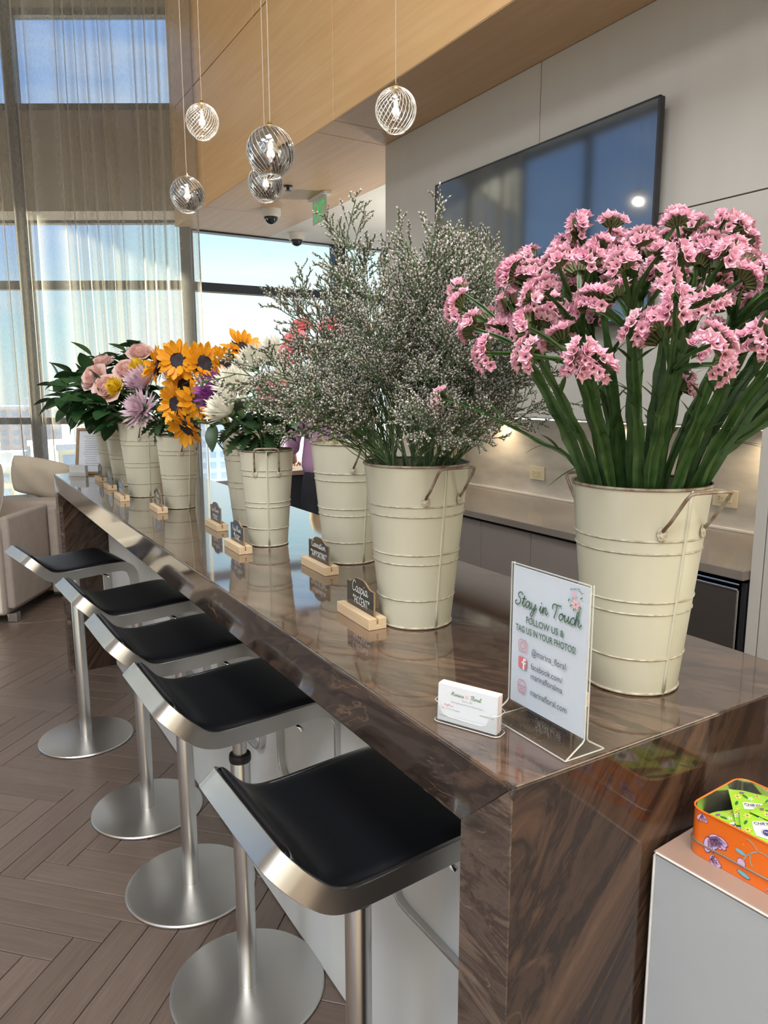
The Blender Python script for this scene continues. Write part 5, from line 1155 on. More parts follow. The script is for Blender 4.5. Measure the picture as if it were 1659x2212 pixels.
# ================================================================== TABLE AND CHAIR BY THE WINDOW
t = thing('work_table', 'brown topped table with a black cloth behind the person', 'table', (2.85, 5.62, 0), math.radians(0))
b = MB(); b.cbox((-.62, -.26, .868), (.9, .36, .905), .004); b.build('tabletop', MATS['table_top'], t)
b = MB(); b.box((-.60, -.24, .012), (.88, .34, .866)); b.build('black_skirt', MATS['black_cloth'], t)
tc_ = [('print_yellow', 'small yellow ribbon spool on the brown work table'), ('ink_red', 'small coral ribbon spool on the brown work table'), ('carnation', 'pale coral ribbon spool on the work table beside the person')]
for i, (k, lb) in enumerate(tc_):
    t = thing('ribbon_spool', lb, 'ribbon spool', (2.30 + i * .055, 5.46 + .03 * i, .9055), 0, 'ribbon spools on the work table')
    b = MB(); b.lathe([(0, 0), (.022, 0), (.022, .003), (.018, .003), (.018, .027), (.022, .027), (.022, .03), (0, .03)], 18); b.build('spool', MATS[k], t, auto=40)
    b = MB(); b.lathe([(0, .0302), (.008, .0302)], 12); b.build('core', MATS['card'], t)
t = thing('dark_chair', 'charcoal chair by the window behind the sunflower bucket', 'chair', (1.88, 5.60, 0), math.radians(-15))
b = MB(); b.cbox((-.22, -.22, .43), (.22, .22, .48), .015); b.build('seat', MATS['chair_dark'], t)
b = MB(); b.cbox((.18, -.22, .55), (.22, .22, .93), .015); b.build('backrest', MATS['chair_dark'], t)
for sx in (-1, 1):
    for sy in (-1, 1):
        b = MB(); b.tube([(sx * .20, sy * .20, .002), (sx * .19, sy * .19, .44 if sx < 0 else .75)], .011, 8); b.build('leg', MATS['chair_dark'], t)
t = thing('side_table', 'low pale side table near the window, seen between the buckets', 'table', (1.62, 5.15, 0), math.radians(8))
b = MB(); b.cbox((-.22, -.20, .70), (.22, .20, .73), .004); b.build('tabletop', MATS['white_panel'], t)
b = MB(); b.cbox((-.20, -.18, .40), (.20, .18, .43), .004); b.build('shelf', MATS['white_panel'], t)
for sx in (-1, 1):
    for sy in (-1, 1):
        b = MB(); b.cbox((sx * .20 - .012, sy * .18 - .012, .002), (sx * .20 + .012, sy * .18 + .012, .70), .002); b.build('leg', MATS['frame_dark'], t)

# ================================================================== SOFA (lined up with the facade) AND CUSHIONS
def soft(b, a, c, r=.03, puff=.012):
    bm = bmesh.new(); bmesh.ops.create_cube(bm, size=1)
    for v in bm.verts: v.co = V(a[0] + (v.co.x + .5) * (c[0] - a[0]), a[1] + (v.co.y + .5) * (c[1] - a[1]), a[2] + (v.co.z + .5) * (c[2] - a[2]))
    bmesh.ops.bevel(bm, geom=bm.edges[:], offset=r, segments=3, profile=.6, affect='EDGES'); b.addbm(bm)
SM = Matrix(((.8551, .5185, 0, .30), (-.5185, .8551, 0, 5.33), (0, 0, 1, 0), (0, 0, 0, 1)))
t = thing('sofa', 'beige fabric sofa by the curtain beyond the far stool', 'sofa'); t.matrix_world = SM
# local: x to the right, y toward the facade
for (nm, a, c, r_) in (('arm', (-.16, 0, .06), (.0, .80, .66), .03), ('side_panel', (-.012, .03, .10), (.045, .62, .725), .022), ('back', (-.9, .62, .06), (.11, .86, .74), .035), ('back', (-1.9, .62, .06), (-.91, .86, .74), .035), ('seat_cushion', (-1.0, .0, .26), (-.17, .62, .46), .04), ('seat_cushion', (-1.86, .0, .26), (-1.01, .62, .46), .04), ('base', (-1.88, .05, .05), (-.05, .80, .27), .02), ('end_strip', (.05, .58, .06), (.115, .90, .70), .02)):
    b = MB(); soft(b, a, c, r_); b.build(nm, MATS['sofa'], t, auto=60)
for (x, y) in ((.0, .10), (.02, .76), (-1.8, .1), (-1.8, .76)):
    b = MB(); b.cbox((x - .03, y - .03, .001), (x + .03, y + .03, .062), .003); b.build('foot', MATS['steel'], t)
b = MB(); b.cbox((-.10, -.004, .24), (-.088, .003, .30), .001); b.build('metal_tag', MATS['chrome'], t)
def cushion(name, label, size, M_, m_):
    b = MB(); w, h, d = size; nu = 14
    def P(u, v, s):
        X, Y = (u - .5) * 2, (v - .5) * 2; e = (max(0, 1 - X ** 4) ** .5) * (max(0, 1 - Y ** 4) ** .5); pin = 1 - .10 * (X * X) * (Y * Y)
        return V(X * w / 2 * pin, s * d / 2 * e + .006 * math.sin(X * 6 + Y * 4) * e, Y * h / 2 * pin)
    b.grid(lambda u, v: P(u, v, 1), nu, nu); b.grid(lambda u, v: P(1 - u, v, -1), nu, nu)
    t = thing(name, label, 'cushion'); t.matrix_world = M_; t['group'] = 'cushions on the sofa'
    b.build('cushion_cover', m_, t, True); b = MB()
    b.tube([tuple(P(u, v, 0)) for u, v in [(i / 14, 0) for i in range(14)] + [(1, i / 14) for i in range(14)] + [(1 - i / 14, 1) for i in range(14)] + [(0, 1 - i / 14) for i in range(15)]], .004, 5, False); b.build('piping', m_, t, True)
cushion('sofa_cushion', 'grey beige round topped cushion leaning at the left frame edge of the sofa', (.44, .36, .18), SM @ Matrix.Translation((-.27, .20, .89)) @ Matrix.Rotation(-.22, 4, 'X'), MATS['pillow2'])
cushion('sofa_cushion', 'sunlit cream cushion against the sofa back below the curtain', (.46, .32, .16), SM @ Matrix.Translation((-.17, 1.02, .865)) @ Matrix.Rotation(.25, 4, 'X') @ Matrix.Rotation(.2, 4, 'Y'), MATS['pillow'])
cushion('sofa_cushion', 'sunlit cream cushion touching the far end of the bar counter', (.42, .30, .15), SM @ Matrix.Translation((.37, 1.10, .86)) @ Matrix.Rotation(.3, 4, 'X') @ Matrix.Rotation(-.35, 4, 'Y'), MATS['pillow'])
t = thing('second_sofa', 'cream sofa back partly hidden behind the bar counter end', 'sofa'); t.matrix_world = SM @ Matrix.Translation((.05, .93, 0))
for (nm, a, c, r_) in (('back', (-.5, 0, .06), (.62, .18, .70), .04), ('base', (-.5, .18, .05), (.62, .40, .42), .03)):
    b = MB(); soft(b, a, c, r_); b.build(nm, MATS['sofa'], t, auto=60)

# ================================================================== THE PERSON (seen from behind, facing the window)
def skin_fig(name, verts, edges, radii, m_, parent, sub=2, loc=None):
    me = bpy.data.meshes.new(name); me.from_pydata(verts, edges, []); me.materials.append(m_)
    o = obj(name, me, parent, loc)
    sk = o.modifiers.new('skin', 'SKIN'); sk.use_smooth_shade = True; sk.branch_smoothing = .6
    for i, r_ in enumerate(radii):
        d = me.skin_vertices[0].data[i]; d.radius = r_ if isinstance(r_, tuple) else (r_, r_)
        d.use_root = (i == 0)
    ss = o.modifiers.new('subd', 'SUBSURF'); ss.levels = sub; ss.render_levels = sub
    return o
pt = thing('person', 'person in a lilac shirt and black trousers standing with their back to the bar', 'person', (2.46, 4.90, 0), math.radians(-18))
# local: y = facing (to the window), x = right, z up
pv_ = [(0, 0, .93), (0, .01, 1.08), (0, .02, 1.24), (0, .03, 1.38), (0, .05, 1.46), (0, .075, 1.53), (0, .09, 1.62), (0, .085, 1.69),
      (-.19, .02, 1.38), (-.25, .06, 1.14), (-.21, .27, 1.02), (-.19, .34, .985), (.19, .02, 1.38), (.25, .06, 1.14), (.20, .27, 1.03), (.18, .34, 1.0),
      (-.10, 0, .86), (-.105, .02, .48), (-.11, -.01, .10), (-.115, .13, .035), (.10, 0, .86), (.105, .02, .48), (.11, -.01, .10), (.115, .13, .035)]
pe_ = [(0, 1), (1, 2), (2, 3), (3, 4), (4, 5), (5, 6), (6, 7), (3, 8), (8, 9), (9, 10), (10, 11), (3, 12), (12, 13), (13, 14), (14, 15), (0, 16), (16, 17), (17, 18), (18, 19), (0, 20), (20, 21), (21, 22), (22, 23)]
pr_ = [(.15, .105), (.135, .095), (.15, .105), (.14, .09), .055, .06, (.078, .092), (.062, .075), .058, .043, .034, .028, .058, .043, .034, .028, .085, .057, .040, .034, .085, .057, .040, .034]
body = skin_fig('body', pv_, pe_, pr_, MATS['skin'], pt)
# face, ears, hands
b = MB()
b.lathe([(0, .018), (.008, .012), (.012, 0), (.006, -.01)], 8, M=Matrix.Translation((0, .178, 1.595)) @ Matrix.Rotation(-PI / 2, 4, 'X')); b.build('nose', MATS['skin'], body, True)
for s in (-1, 1):
    b = MB(); b.lathe([(0, .012), (.012, .010), (.02, 0), (.012, -.008), (0, -.008)], 10, M=Matrix.Translation((s * .082, .085, 1.605)) @ Matrix.Rotation(s * PI / 2, 4, 'Y') @ Matrix.Diagonal((1.4, .8, 1, 1))); b.build('ear', MATS['skin'], body, True)
    b = MB(); b.lathe([(0, .006), (.008, .004), (.011, 0)], 10, M=Matrix.Translation((s * .033, .166, 1.622)) @ Matrix.Rotation(-PI / 2, 4, 'X')); b.build('eye', MATS['dome_black'], body, True)
    wx, wy, wz = s * .185 if s > 0 else -.19, .34, .992
    hv = [(wx, wy, wz), (wx * .97, wy + .06, wz - .02)]; he = [(0, 1)]; hr = [(.026, .018), (.040, .014)]
    for k in range(4):
        fx = (k - 1.5) * .019; L_ = (.055, .068, .072, .062)[k] * 1.0; b0 = len(hv)
        hv += [(wx * .97 + fx, wy + .085, wz - .022), (wx * .97 + fx * 1.1, wy + .085 + L_ * .5, wz - .032), (wx * .97 + fx * 1.05, wy + .085 + L_ * .9, wz - .058)]; he += [(1, b0), (b0, b0 + 1), (b0 + 1, b0 + 2)]; hr += [.0095, .0085, .007]
    b0 = len(hv); hv += [(wx * .97 - s * .038, wy + .05, wz - .025), (wx * .97 - s * .052, wy + .085, wz - .045)]; he += [(0, b0), (b0, b0 + 1)]; hr += [.011, .0085]
    skin_fig('hand', hv, he, hr, MATS['skin'], body, 1)
b = MB(); b.lathe([(0, .012), (.018, .006), (.02, 0), (0, -.004)], 10, M=Matrix.Translation((0, .168, 1.555)) @ Matrix.Rotation(-PI / 2, 4, 'X') @ Matrix.Diagonal((1.1, .35, 1, 1))); b.build('mouth', MATS['ink_pink'], body, True)
skin_fig('shirt', [(0, 0, .87), (0, .01, 1.09), (0, .02, 1.24), (0, .03, 1.37), (0, .045, 1.445), (-.185, .02, 1.375), (-.240, .045, 1.17), (-.225, .14, 1.085), (.185, .02, 1.375), (.240, .045, 1.17), (.222, .14, 1.085)],
         [(0, 1), (1, 2), (2, 3), (3, 4), (3, 5), (5, 6), (6, 7), (3, 8), (8, 9), (9, 10)], [(.225, .165), (.175, .13), (.180, .135), (.178, .120), (.085, .08), (.092, .09), .068, .06, (.092, .09), .068, .06], MATS['shirt'], body)
skin_fig('trousers', [(0, 0, 1.09), (0, 0, .88), (-.105, 0, .80), (-.108, .02, .48), (-.112, -.008, .09), (.105, 0, .80), (.108, .02, .48), (.112, -.008, .09)],
         [(0, 1), (1, 2), (2, 3), (3, 4), (1, 5), (5, 6), (6, 7)], [(.172, .122), (.175, .145), (.098, .108), .078, .062, (.098, .108), .078, .062], MATS['trousers'], body)
for s in (-1, 1):
    b = MB(); soft(b, (s * .114 - .045, -.07, .002), (s * .114 + .045, .20, .075), .03); b.build('shoe', MATS['shoe'], body, True)
b = MB()
for i in range(150):
    a = R.uniform(0, 2 * PI); f = R.random(); 
    if -.9 < math.sin(a) and math.sin(a) > .45: continue
    x, y = .088 * math.cos(a), .10 * math.sin(a)
    b.tube([(x * .3, .085 + y * .3, 1.735), (x * .85, .085 + y * .85, 1.70), (x * 1.08, .085 + y * 1.05, 1.62), (x * 1.0, .075 + y * .95, 1.53 + R.uniform(-.02, .03))], [.012, .016, .016, .006], 5)
b.lathe([(0, .082), (.05, .072), (.082, .04), (.088, 0), (.08, -.03)], 20, M=Matrix.Translation((0, .075, 1.665)) @ Matrix.Diagonal((1, 1.15, 1, 1)))
b.build('hair', MATS['hair'], body, True)

# ================================================================== THE CITY FAR BELOW
FL = -62.0
b = MB(); b.box((-900, 8, FL - 2), (1400, 2600, FL)); g = tag(b.build('city_ground', mat('city_ground', (.66, .67, .68), .9, var=(.02, (.80, .81, .82), .15))), kind='structure')
CM = [mat('facade_cream', (.86, .74, .52), .8, var=(.2, (.9, .8, .6))), mat('facade_white', (.86, .88, .90), .8, var=(.2, (.9, .92, .94))), mat('facade_grey', (.66, .72, .78), .8, var=(.2, (.72, .78, .84))), mat('facade_brick', (.72, .58, .50), .85, var=(.2, (.78, .64, .56)))]  # city colours, ground included, paled to carry the haze of distance
WIN = mat('far_window', (.44, .52, .62), .2, var=(.3, (.54, .62, .70))); ROOF = mat('far_roof', (.74, .75, .76), .9, var=(.1, (.8, .8, .8)))
rb_ = random.Random(11)
def tower(az, dist, w, d, top, mi, label, rot=0., fl=3.6, bay=3.4):
    x, y = dist * math.sin(math.radians(az)), dist * math.cos(math.radians(az)); h = top - FL
    t = thing('tower_block', label, 'building', (x, y, FL), math.radians(-az + rot), 'buildings of the city below')
    b = MB(); b.box((-w / 2, -d / 2, 0), (w / 2, d / 2, h)); b.build('wall', CM[mi], t)
    b = MB(); b.box((-w / 2 - .4, -d / 2 - .4, h), (w / 2 + .4, d / 2 + .4, h + 1.0)); b.box((-w * .2, -d * .2, h + 1.0), (w * .15, d * .2, h + 4)); b.build('roof', ROOF, t)
    b = MB(); nb = max(2, int(w / bay)); nf = max(2, int(min(h, 75) / fl))
    for i in range(nb):
        for j in range(nf):
            x0 = -w / 2 + (i + .22) * w / nb; z0 = h - (j + .82) * fl; b.box((x0, -d / 2 - .06, z0), (x0 + w / nb * .56, -d / 2 + .05, z0 + fl * .56))
    nd = max(2, int(d / bay))
    for i in range(nd):
        for j in range(nf):
            y0 = -d / 2 + (i + .22) * d / nd; z0 = h - (j + .82) * fl
            for sx in (-1, 1): b.box((sx * w / 2 - .05, y0, z0), (sx * w / 2 + .06, y0 + d / nd * .56, z0 + fl * .56))
    tag(b.build('windows', WIN, t), kind='stuff')
tower(9.2, 150, 15, 15, -9, 0, 'cream tower with rows of windows seen through the curtain above the sofa', 20)
tower(11.4, 190, 22, 16, -24, 1, 'white low block right of the cream tower behind the framed sheet', 10)
tower(4.3, 210, 26, 16, -18, 0, 'cream wide block behind the curtain at the left frame edge', -10)
tower(6.5, 330, 30, 20, -6, 3, 'brick block behind the curtain left of the cream tower')
tower(17.4, 260, 14, 14, -4, 2, 'slim grey tower between the sunflower and lavender buckets', 15)
tower(15.9, 340, 30, 20, -30, 3, 'brick block below the drooping sunflower')
tower(19.6, 175, 20, 16, -30, 1, 'white block with many windows left of the sunflower bucket', 8)
tower(25.0, 240, 34, 20, -34, 1, 'white long block beside the person', -6)
tower(13.3, 420, 40, 24, -12, 2, 'grey wide block behind the rose bucket')
k = 0
names = ('pale', 'grey', 'cream', 'brick')
for i in range(26):
    az = -3 + i * 1.5 + rb_.uniform(-.5, .5); dist = rb_.uniform(480, 760) if i % 2 else rb_.uniform(960, 1500); mi = rb_.choice((1, 2, 1, 3, 0)); 
    tower(az, dist, rb_.uniform(22, 30) if i % 2 else rb_.uniform(30, 50), rb_.uniform(18, 26), rb_.uniform(-48, -14) if dist < 900 else rb_.uniform(-40, 4), mi, 'distant %s city block low on the horizon beyond the %s' % (('cream', 'white', 'grey', 'brick')[mi], 'right window' if az > 17.5 else ('curtained windows' if az > 3 else 'left facade')), rb_.uniform(-30, 30), 5, 7)
# ================================================================== FLOWERS
def stem_curve(p0, p1, bow, n=8):
    """gently bowed stem from p0 to p1"""
    p0, p1 = Vector(p0), Vector(p1); d = p1 - p0
    mid = p0 + d * .5 + V(-(d.x) * bow, -(d.y) * bow, d.length * bow * .35)
    return catmull([p0, p0.lerp(mid, .55), mid, mid.lerp(p1, .55), p1], max(2, n // 4))
def in_bucket(key, f=.6, ang=None):
    x, y, big = BK[key]; r = (.055 if big else .043) * f; a = R.uniform(0, 2 * PI) if ang is None else ang
    return V(x + r * math.cos(a), y + r * math.sin(a), ZT + .05)
def rim_pt(key, target, f=.72):
    """where a stem that leans to target crosses the rim"""
    x, y, big = BK[key]; rr, h = (.1005, .312) if big else (.0785, .277)
    d = V(target[0] - x, target[1] - y, 0); L_ = d.length; d = d.normalized() if L_ > 1e-6 else V(1, 0, 0)
    k = min(1, L_ / .25)
    return V(x + d.x * rr * f * k, y + d.y * rr * f * k, ZT + h)
def stem_path(key, head, f=.72, jit=.0, ang=None):
    x, y, big = BK[key]; head = Vector(head)
    rp_ = rim_pt(key, head, f) + V(R.uniform(-jit, jit), R.uniform(-jit, jit), 0)
    lim = (.094 if big else .073); q = V(rp_.x - x, rp_.y - y, 0)
    if q.length > lim: q = q * (lim / q.length); rp_.x, rp_.y = x + q.x, y + q.y
    b0 = V(x - q.x * .35, y - q.y * .35, ZT + .02)
    d = head - rp_
    return catmull([b0, rp_, rp_ + d * .5 + V(0, 0, .06 * d.length), head], 5)
def leaf_mesh(b, M_, l, w, curl=.15, fold=.25, n=6, serr=0.):
    o = len(b.v)
    for i in range(n + 1):
        t = i / n; ww = w * (math.sin(PI * min(1, t * .96 + .02)) ** .8) * (1 - .25 * t); z = curl * l * (t * t) * -1
        if serr: ww *= 1 + serr * (1 if i % 2 else -1)
        for s in (-1, 0, 1): b.v.append(tuple(M_ @ V(s * ww, t * l, z + abs(s) * ww * fold)))
    for i in range(n):
        for j in range(2):
            a = o + i * 3 + j; b.f.append((a, a + 1, a + 4, a + 3)); b.m.append(0)
def orient(pos, direction, roll=0.):
    """local y along direction, z roughly up"""
    y = Vector(direction).normalized(); z = V(0, 0, 1) if abs(y.z) < .95 else V(1, 0, 0); x = y.cross(z).normalized(); z = x.cross(y)
    M_ = Matrix((x, y, z)).transposed().to_4x4() @ Matrix.Rotation(roll, 4, 'Y'); M_.translation = Vector(pos); return M_
def petal_grid(b, M_, l, w, cup, tip=.6, n=5, m=2, wave=0., tw=0., base=.25):
    """one petal along local y, curving toward +z by cup"""
    o = len(b.v)
    for i in range(n + 1):
        t = i / n; ang = cup * t; yy = l * (math.sin(ang) / ang * t if False else (math.sin(ang) / max(abs(cup), 1e-4)) if abs(cup) > 1e-3 else t) ; zz = l * ((1 - math.cos(ang)) / max(abs(cup), 1e-4) * (1 if cup >= 0 else -1)) if abs(cup) > 1e-3 else 0
        if abs(cup) > 1e-3: yy = l * math.sin(abs(ang)) / abs(cup)
        ww = w * (base + (1 - base) * math.sin(min(1, t / tip) * PI / 2)) if t < tip else w * max(.04, math.cos((t - tip) / (1 - tip) * PI / 2) ** .7)
        for j in range(m + 1):
            s = (j / m - .5) * 2; b.v.append(tuple(M_ @ V(s * ww + tw * t * w, yy, zz + abs(s) * ww * .22 + wave * ww * math.sin(s * 5 + t * 7))))
    for i in range(n):
        for j in range(m):
            a = o + i * (m + 1) + j; b.f.append((a, a + 1, a + m + 2, a + m + 1)); b.m.append(0)

# ---------------------------------------------------------------- caspia
rcs = random.Random(21)
def caspia_proto(lean, L_, seed, dens=1.0, wisp=False):
    """returns stem mesh, bract mesh and bloom mesh; base at the origin, leaning toward +x"""
    r = random.Random(seed); sb, bb, fb = MB(), MB(), MB()
    def floret(p, d, s):
        # bract below, pale bloom above: small 4-sided spindles
        t = Vector(d).normalized(); u = t.orthogonal().normalized(); w = t.cross(u); a = r.uniform(0, 6.3)
        for (M2, k0, k1, k2, rad) in ((bb, -.6, .1, .9, .50), (fb, .25, .95, 1.5, .44)):
            o = len(M2.v); M2.v.append(tuple(p + t * s * k0))
            for j in range(3):
                an = a + j * 2.094; M2.v.append(tuple(p + t * s * k1 + (u * math.cos(an) + w * math.sin(an)) * s * rad))
            M2.v.append(tuple(p + t * s * k2))
            for j in range(3):
                j2 = (j + 1) % 3; M2.f.append((o, o + 1 + j2, o + 1 + j)); M2.f.append((o + 4, o + 1 + j, o + 1 + j2)); M2.m += [0, 0]
    def spray(p0, d, L2, level):
        d = Vector(d).normalized(); pts = [Vector(p0)]; n = 5 if level == 1 else 3; dd = d.copy()
        for i in range(n):
            dd = (dd + V(r.uniform(-.16, .16), r.uniform(-.16, .16), r.uniform(-.05, .12))).normalized(); pts.append(pts[-1] + dd * L2 / n)
        sb.tube(pts, [.0014 if level == 1 else .0009] * len(pts), 3, False)
        if level == 1:
            k = max(4, int(L2 / .0125 * dens))
            for i in range(k):
                f = .18 + .82 * (i + r.random()) / k; q = f * n; i0 = min(int(q), n - 1); p = pts[i0].lerp(pts[i0 + 1], q - i0)
                ax = (pts[i0 + 1] - pts[i0]).normalized(); side = ax.orthogonal().normalized(); side = Matrix.Rotation(r.uniform(0, 6.3), 3, ax) @ side
                spray(p, ax * .75 + side * .75 + V(0, 0, .15), L2 * (.52 - .34 * f) * r.uniform(.7, 1.2) + .008, 2)
            tipn = 8
        else: tipn = 0
        m_ = max(3, int(L2 / .0058)) if level == 2 else 6
        for i in range(m_):
            f = (.25 if level == 2 else .8) + (.75 if level == 2 else .2) * i / max(1, m_ - 1); q = min(f, .999) * n; i0 = int(q); p = pts[i0].lerp(pts[i0 + 1], q - i0); ax = (pts[i0 + 1] - pts[i0]).normalized()
            sd = ax.orthogonal().normalized(); sd = Matrix.Rotation(r.uniform(0, 6.3), 3, ax) @ sd
            floret(p + sd * .0014, ax + sd * .8 + V(0, 0, .3), .0054 * r.uniform(.75, 1.25))
    n = 12; pts = []
    for i in range(n + 1):
        t = i / n; a = lean * (.35 + .65 * t); pts.append(V(L_ * t * math.sin(a) , L_ * .03 * math.sin(t * 5 + seed), L_ * t * math.cos(a)))
    sb.tube(pts, [(.0027 - .0017 * i / n) for i in range(n + 1)], 5, False)
    # thin grassy side stems without bloom low down
    nb = 15 if not wisp else 10
    for k in range(nb):
        f = .40 + .60 * (k + r.uniform(-.3, .3)) / nb; f = min(max(f, .36), .99); q = f * n; i0 = min(int(q), n - 1); p = pts[i0].lerp(pts[i0 + 1], q - i0); ax = (pts[i0 + 1] - pts[i0]).normalized()
        side = Matrix.Rotation(k * 2.4 + r.uniform(-.5, .5), 3, ax) @ ax.orthogonal().normalized()
        spray(p, ax * .85 + side * .62, L_ * (.36 - .22 * (f - .4)) * r.uniform(.7, 1.15) * (.8 if wisp else 1), 1)
    for k in range(13):
        f = r.uniform(.16, .45); q = f * n; i0 = int(q); p = pts[i0].lerp(pts[i0 + 1], q - i0); ax = (pts[i0 + 1] - pts[i0]).normalized()
        side = Matrix.Rotation(r.uniform(0, 6.3), 3, ax) @ ax.orthogonal().normalized(); L2 = L_ * r.uniform(.2, .42); e = p + (ax * .9 + side * .35).normalized() * L2
        sb.tube([p, p.lerp(e, .5) + side * .006, e], [.0016, .0013, .0006], 3, False)
    out = []
    for (bd, nm, m_) in ((sb, 'stem', 'caspia_stem'), (bb, 'bract', 'caspia_bract'), (fb, 'bloom', 'caspia_bloom')):
        me = bd.mesh('caspia_' + nm, False); me.materials.append(MATS[m_]); out.append(me)
    return out
CP = [caspia_proto(ln, L_, 100 + i, dn, wp) for i, (ln, L_, dn, wp) in enumerate(((.16, .60, 1, False), (.32, .58, 1, False), (.48, .53, 1, False), (.62, .48, 1, False), (.80, .44, 1, False), (.98, .40, 1, False), (.25, .70, .8, True), (.52, .62, .8, True), (.95, .46, .9, True)))]
cx, cy, _ = BK['caspia']
def caspia(pi, az, label, scale=1.0, f=.5, dz=0.):
    me = CP[pi]; a = math.radians(az)
    t = thing('caspia_stem', label, 'caspia', (cx + .06 * f * math.cos(a), cy + .06 * f * math.sin(a), ZT + .255 + dz), a, 'caspia stems in the second bucket')
    t.scale = (scale * .66,) * 3
    o = obj('stem', me[0], t); o2 = tag(obj('bract', me[1], t), kind='stuff'); o3 = tag(obj('bloom', me[2], t), kind='stuff')
    b_ = CST[0]
    # lower end of the stem down in the bucket
    d = obj('stem_foot', CST[1], t); return t
b = MB(); b.tube([(-.03, 0, -.36), (0, 0, .0)], .0020, 5); fm = b.mesh('caspia_foot'); fm.materials.append(MATS['caspia_stem']); CST = (None, fm)
cl = 'grey flowered caspia stem in the dense middle of the second bucket'
for i in range(30):
    pi = (0, 1, 2, 3, 4, 1, 2, 5, 3, 4)[i % 10]; az = i * 137.5 + rcs.uniform(-20, 20)
    aa = az % 360; sec = 'left' if 135 <= aa < 225 else ('near' if 225 <= aa < 315 else ('right' if aa >= 315 or aa < 45 else 'far'))
    cl = 'grey caspia stem, %s %s side of the second bucket' % ('upright on the' if pi < 3 else 'spreading low on the', sec)
    caspia(pi, az, cl, rcs.uniform(.92, 1.12), .35 + .6 * pi / 5)
# the ones that stand out of the mass
caspia(6, 130, 'tallest caspia spray, standing up before the pale ceiling', 1.10, .3)
caspia(7, 155, 'caspia spray arching left across the window below the globes', 1.02, .6)
caspia(8, 175, 'caspia spray drooping left over the white mums', 1.08, .9)
caspia(8, 195, 'caspia spray reaching left in front of the lilac shirt', .98, .9)
caspia(6, -25, 'caspia spray rising before the left edge of the television', .98, .3)
caspia(7, -50, 'caspia spray leaning right behind the pink statice', 1.08, .5)
caspia(8, -20, 'caspia spray reaching right toward the lit backsplash', 1.0, .9)
caspia(8, -75, 'caspia spray hanging forward toward the flyer stand', .85, .9)
caspia(5, 240, 'caspia spray drooping toward the stools over the rim of the bucket', 1.0, .95)
caspia(6, 150, 'slim caspia spray standing up left of the tallest one', 1.12, .3)
caspia(8, 160, 'long caspia spray arching across the dark window bar', 1.28, .7)
caspia(7, -20, 'caspia spray standing before the middle of the television', 1.04, .5)

# ---------------------------------------------------------------- statice
rs_ = random.Random(31)
def ruffle(b, p, d, s, r):
    """papery trumpet floret opening along d"""
    M_ = frame_to(d); M_.translation = Vector(p); o = len(b.v); n = 10; a0 = r.uniform(0, 6)
    for (rad, z) in ((.10, 0), (.42, .55), (.74, .86), (1.0, .95)):
        for k in range(n):
            an = a0 + 2 * PI * k / n; ru = ((.30 if k % 2 else -.24) + r.uniform(-.16, .16)) * (rad > .3) * rad
            b.v.append(tuple(M_ @ V(rad * s * math.cos(an) * (1 + ru * .7), rad * s * math.sin(an) * (1 + ru * .7), z * s * (1 + ru * .9) + r.uniform(-.05, .05) * s)))
    for i in range(3):
        for k in range(n):
            a, c = o + i * n + k, o + i * n + (k + 1) % n; b.f.append((a, c, c + n, a + n)); b.m.append(0)
    # inner crumple
    o = len(b.v); n2 = 6
    for (rad, z) in ((.12, .35), (.70, 1.12)):
        for k in range(n2):
            an = a0 + .3 + 2 * PI * k / n2; b.v.append(tuple(M_ @ V(rad * s * math.cos(an) * r.uniform(.7, 1.2), rad * s * math.sin(an) * r.uniform(.7, 1.2), z * s * r.uniform(.85, 1.1))))
    for k in range(n2):
        a, c = o + k, o + (k + 1) % n2; b.f.append((a, c, c + n2, a + n2)); b.m.append(0)
def ribbon(b, pts, wfun, roll0, r, rolltw=.0):
    """winged stem: two crossed wavy ribbons"""
    n = len(pts)
    for cross in (0, PI / 2):
        o = len(b.v); prev = None
        for i, p in enumerate(pts):
            t = (pts[min(i + 1, n - 1)] - pts[max(i - 1, 0)]).normalized()
            u = (t.orthogonal() if prev is None else prev - t * prev.dot(t)).normalized(); prev = u
            uu = Matrix.Rotation(roll0 + cross + rolltw * i / n, 3, t) @ u; w = wfun(i / (n - 1)) * (1 + .16 * math.sin(i * 2.1 + roll0 * 5)); vv = t.cross(uu) * w * .22 * math.sin(i * 1.3 + cross)
            for s in (-1, -.35, 0, .35, 1): b.v.append(tuple(p + uu * w * s + vv * abs(s)))
        for i in range(n - 1):
            for j in range(4):
                a = o + i * 5 + j; b.f.append((a, a + 1, a + 6, a + 5)); b.m.append(0)
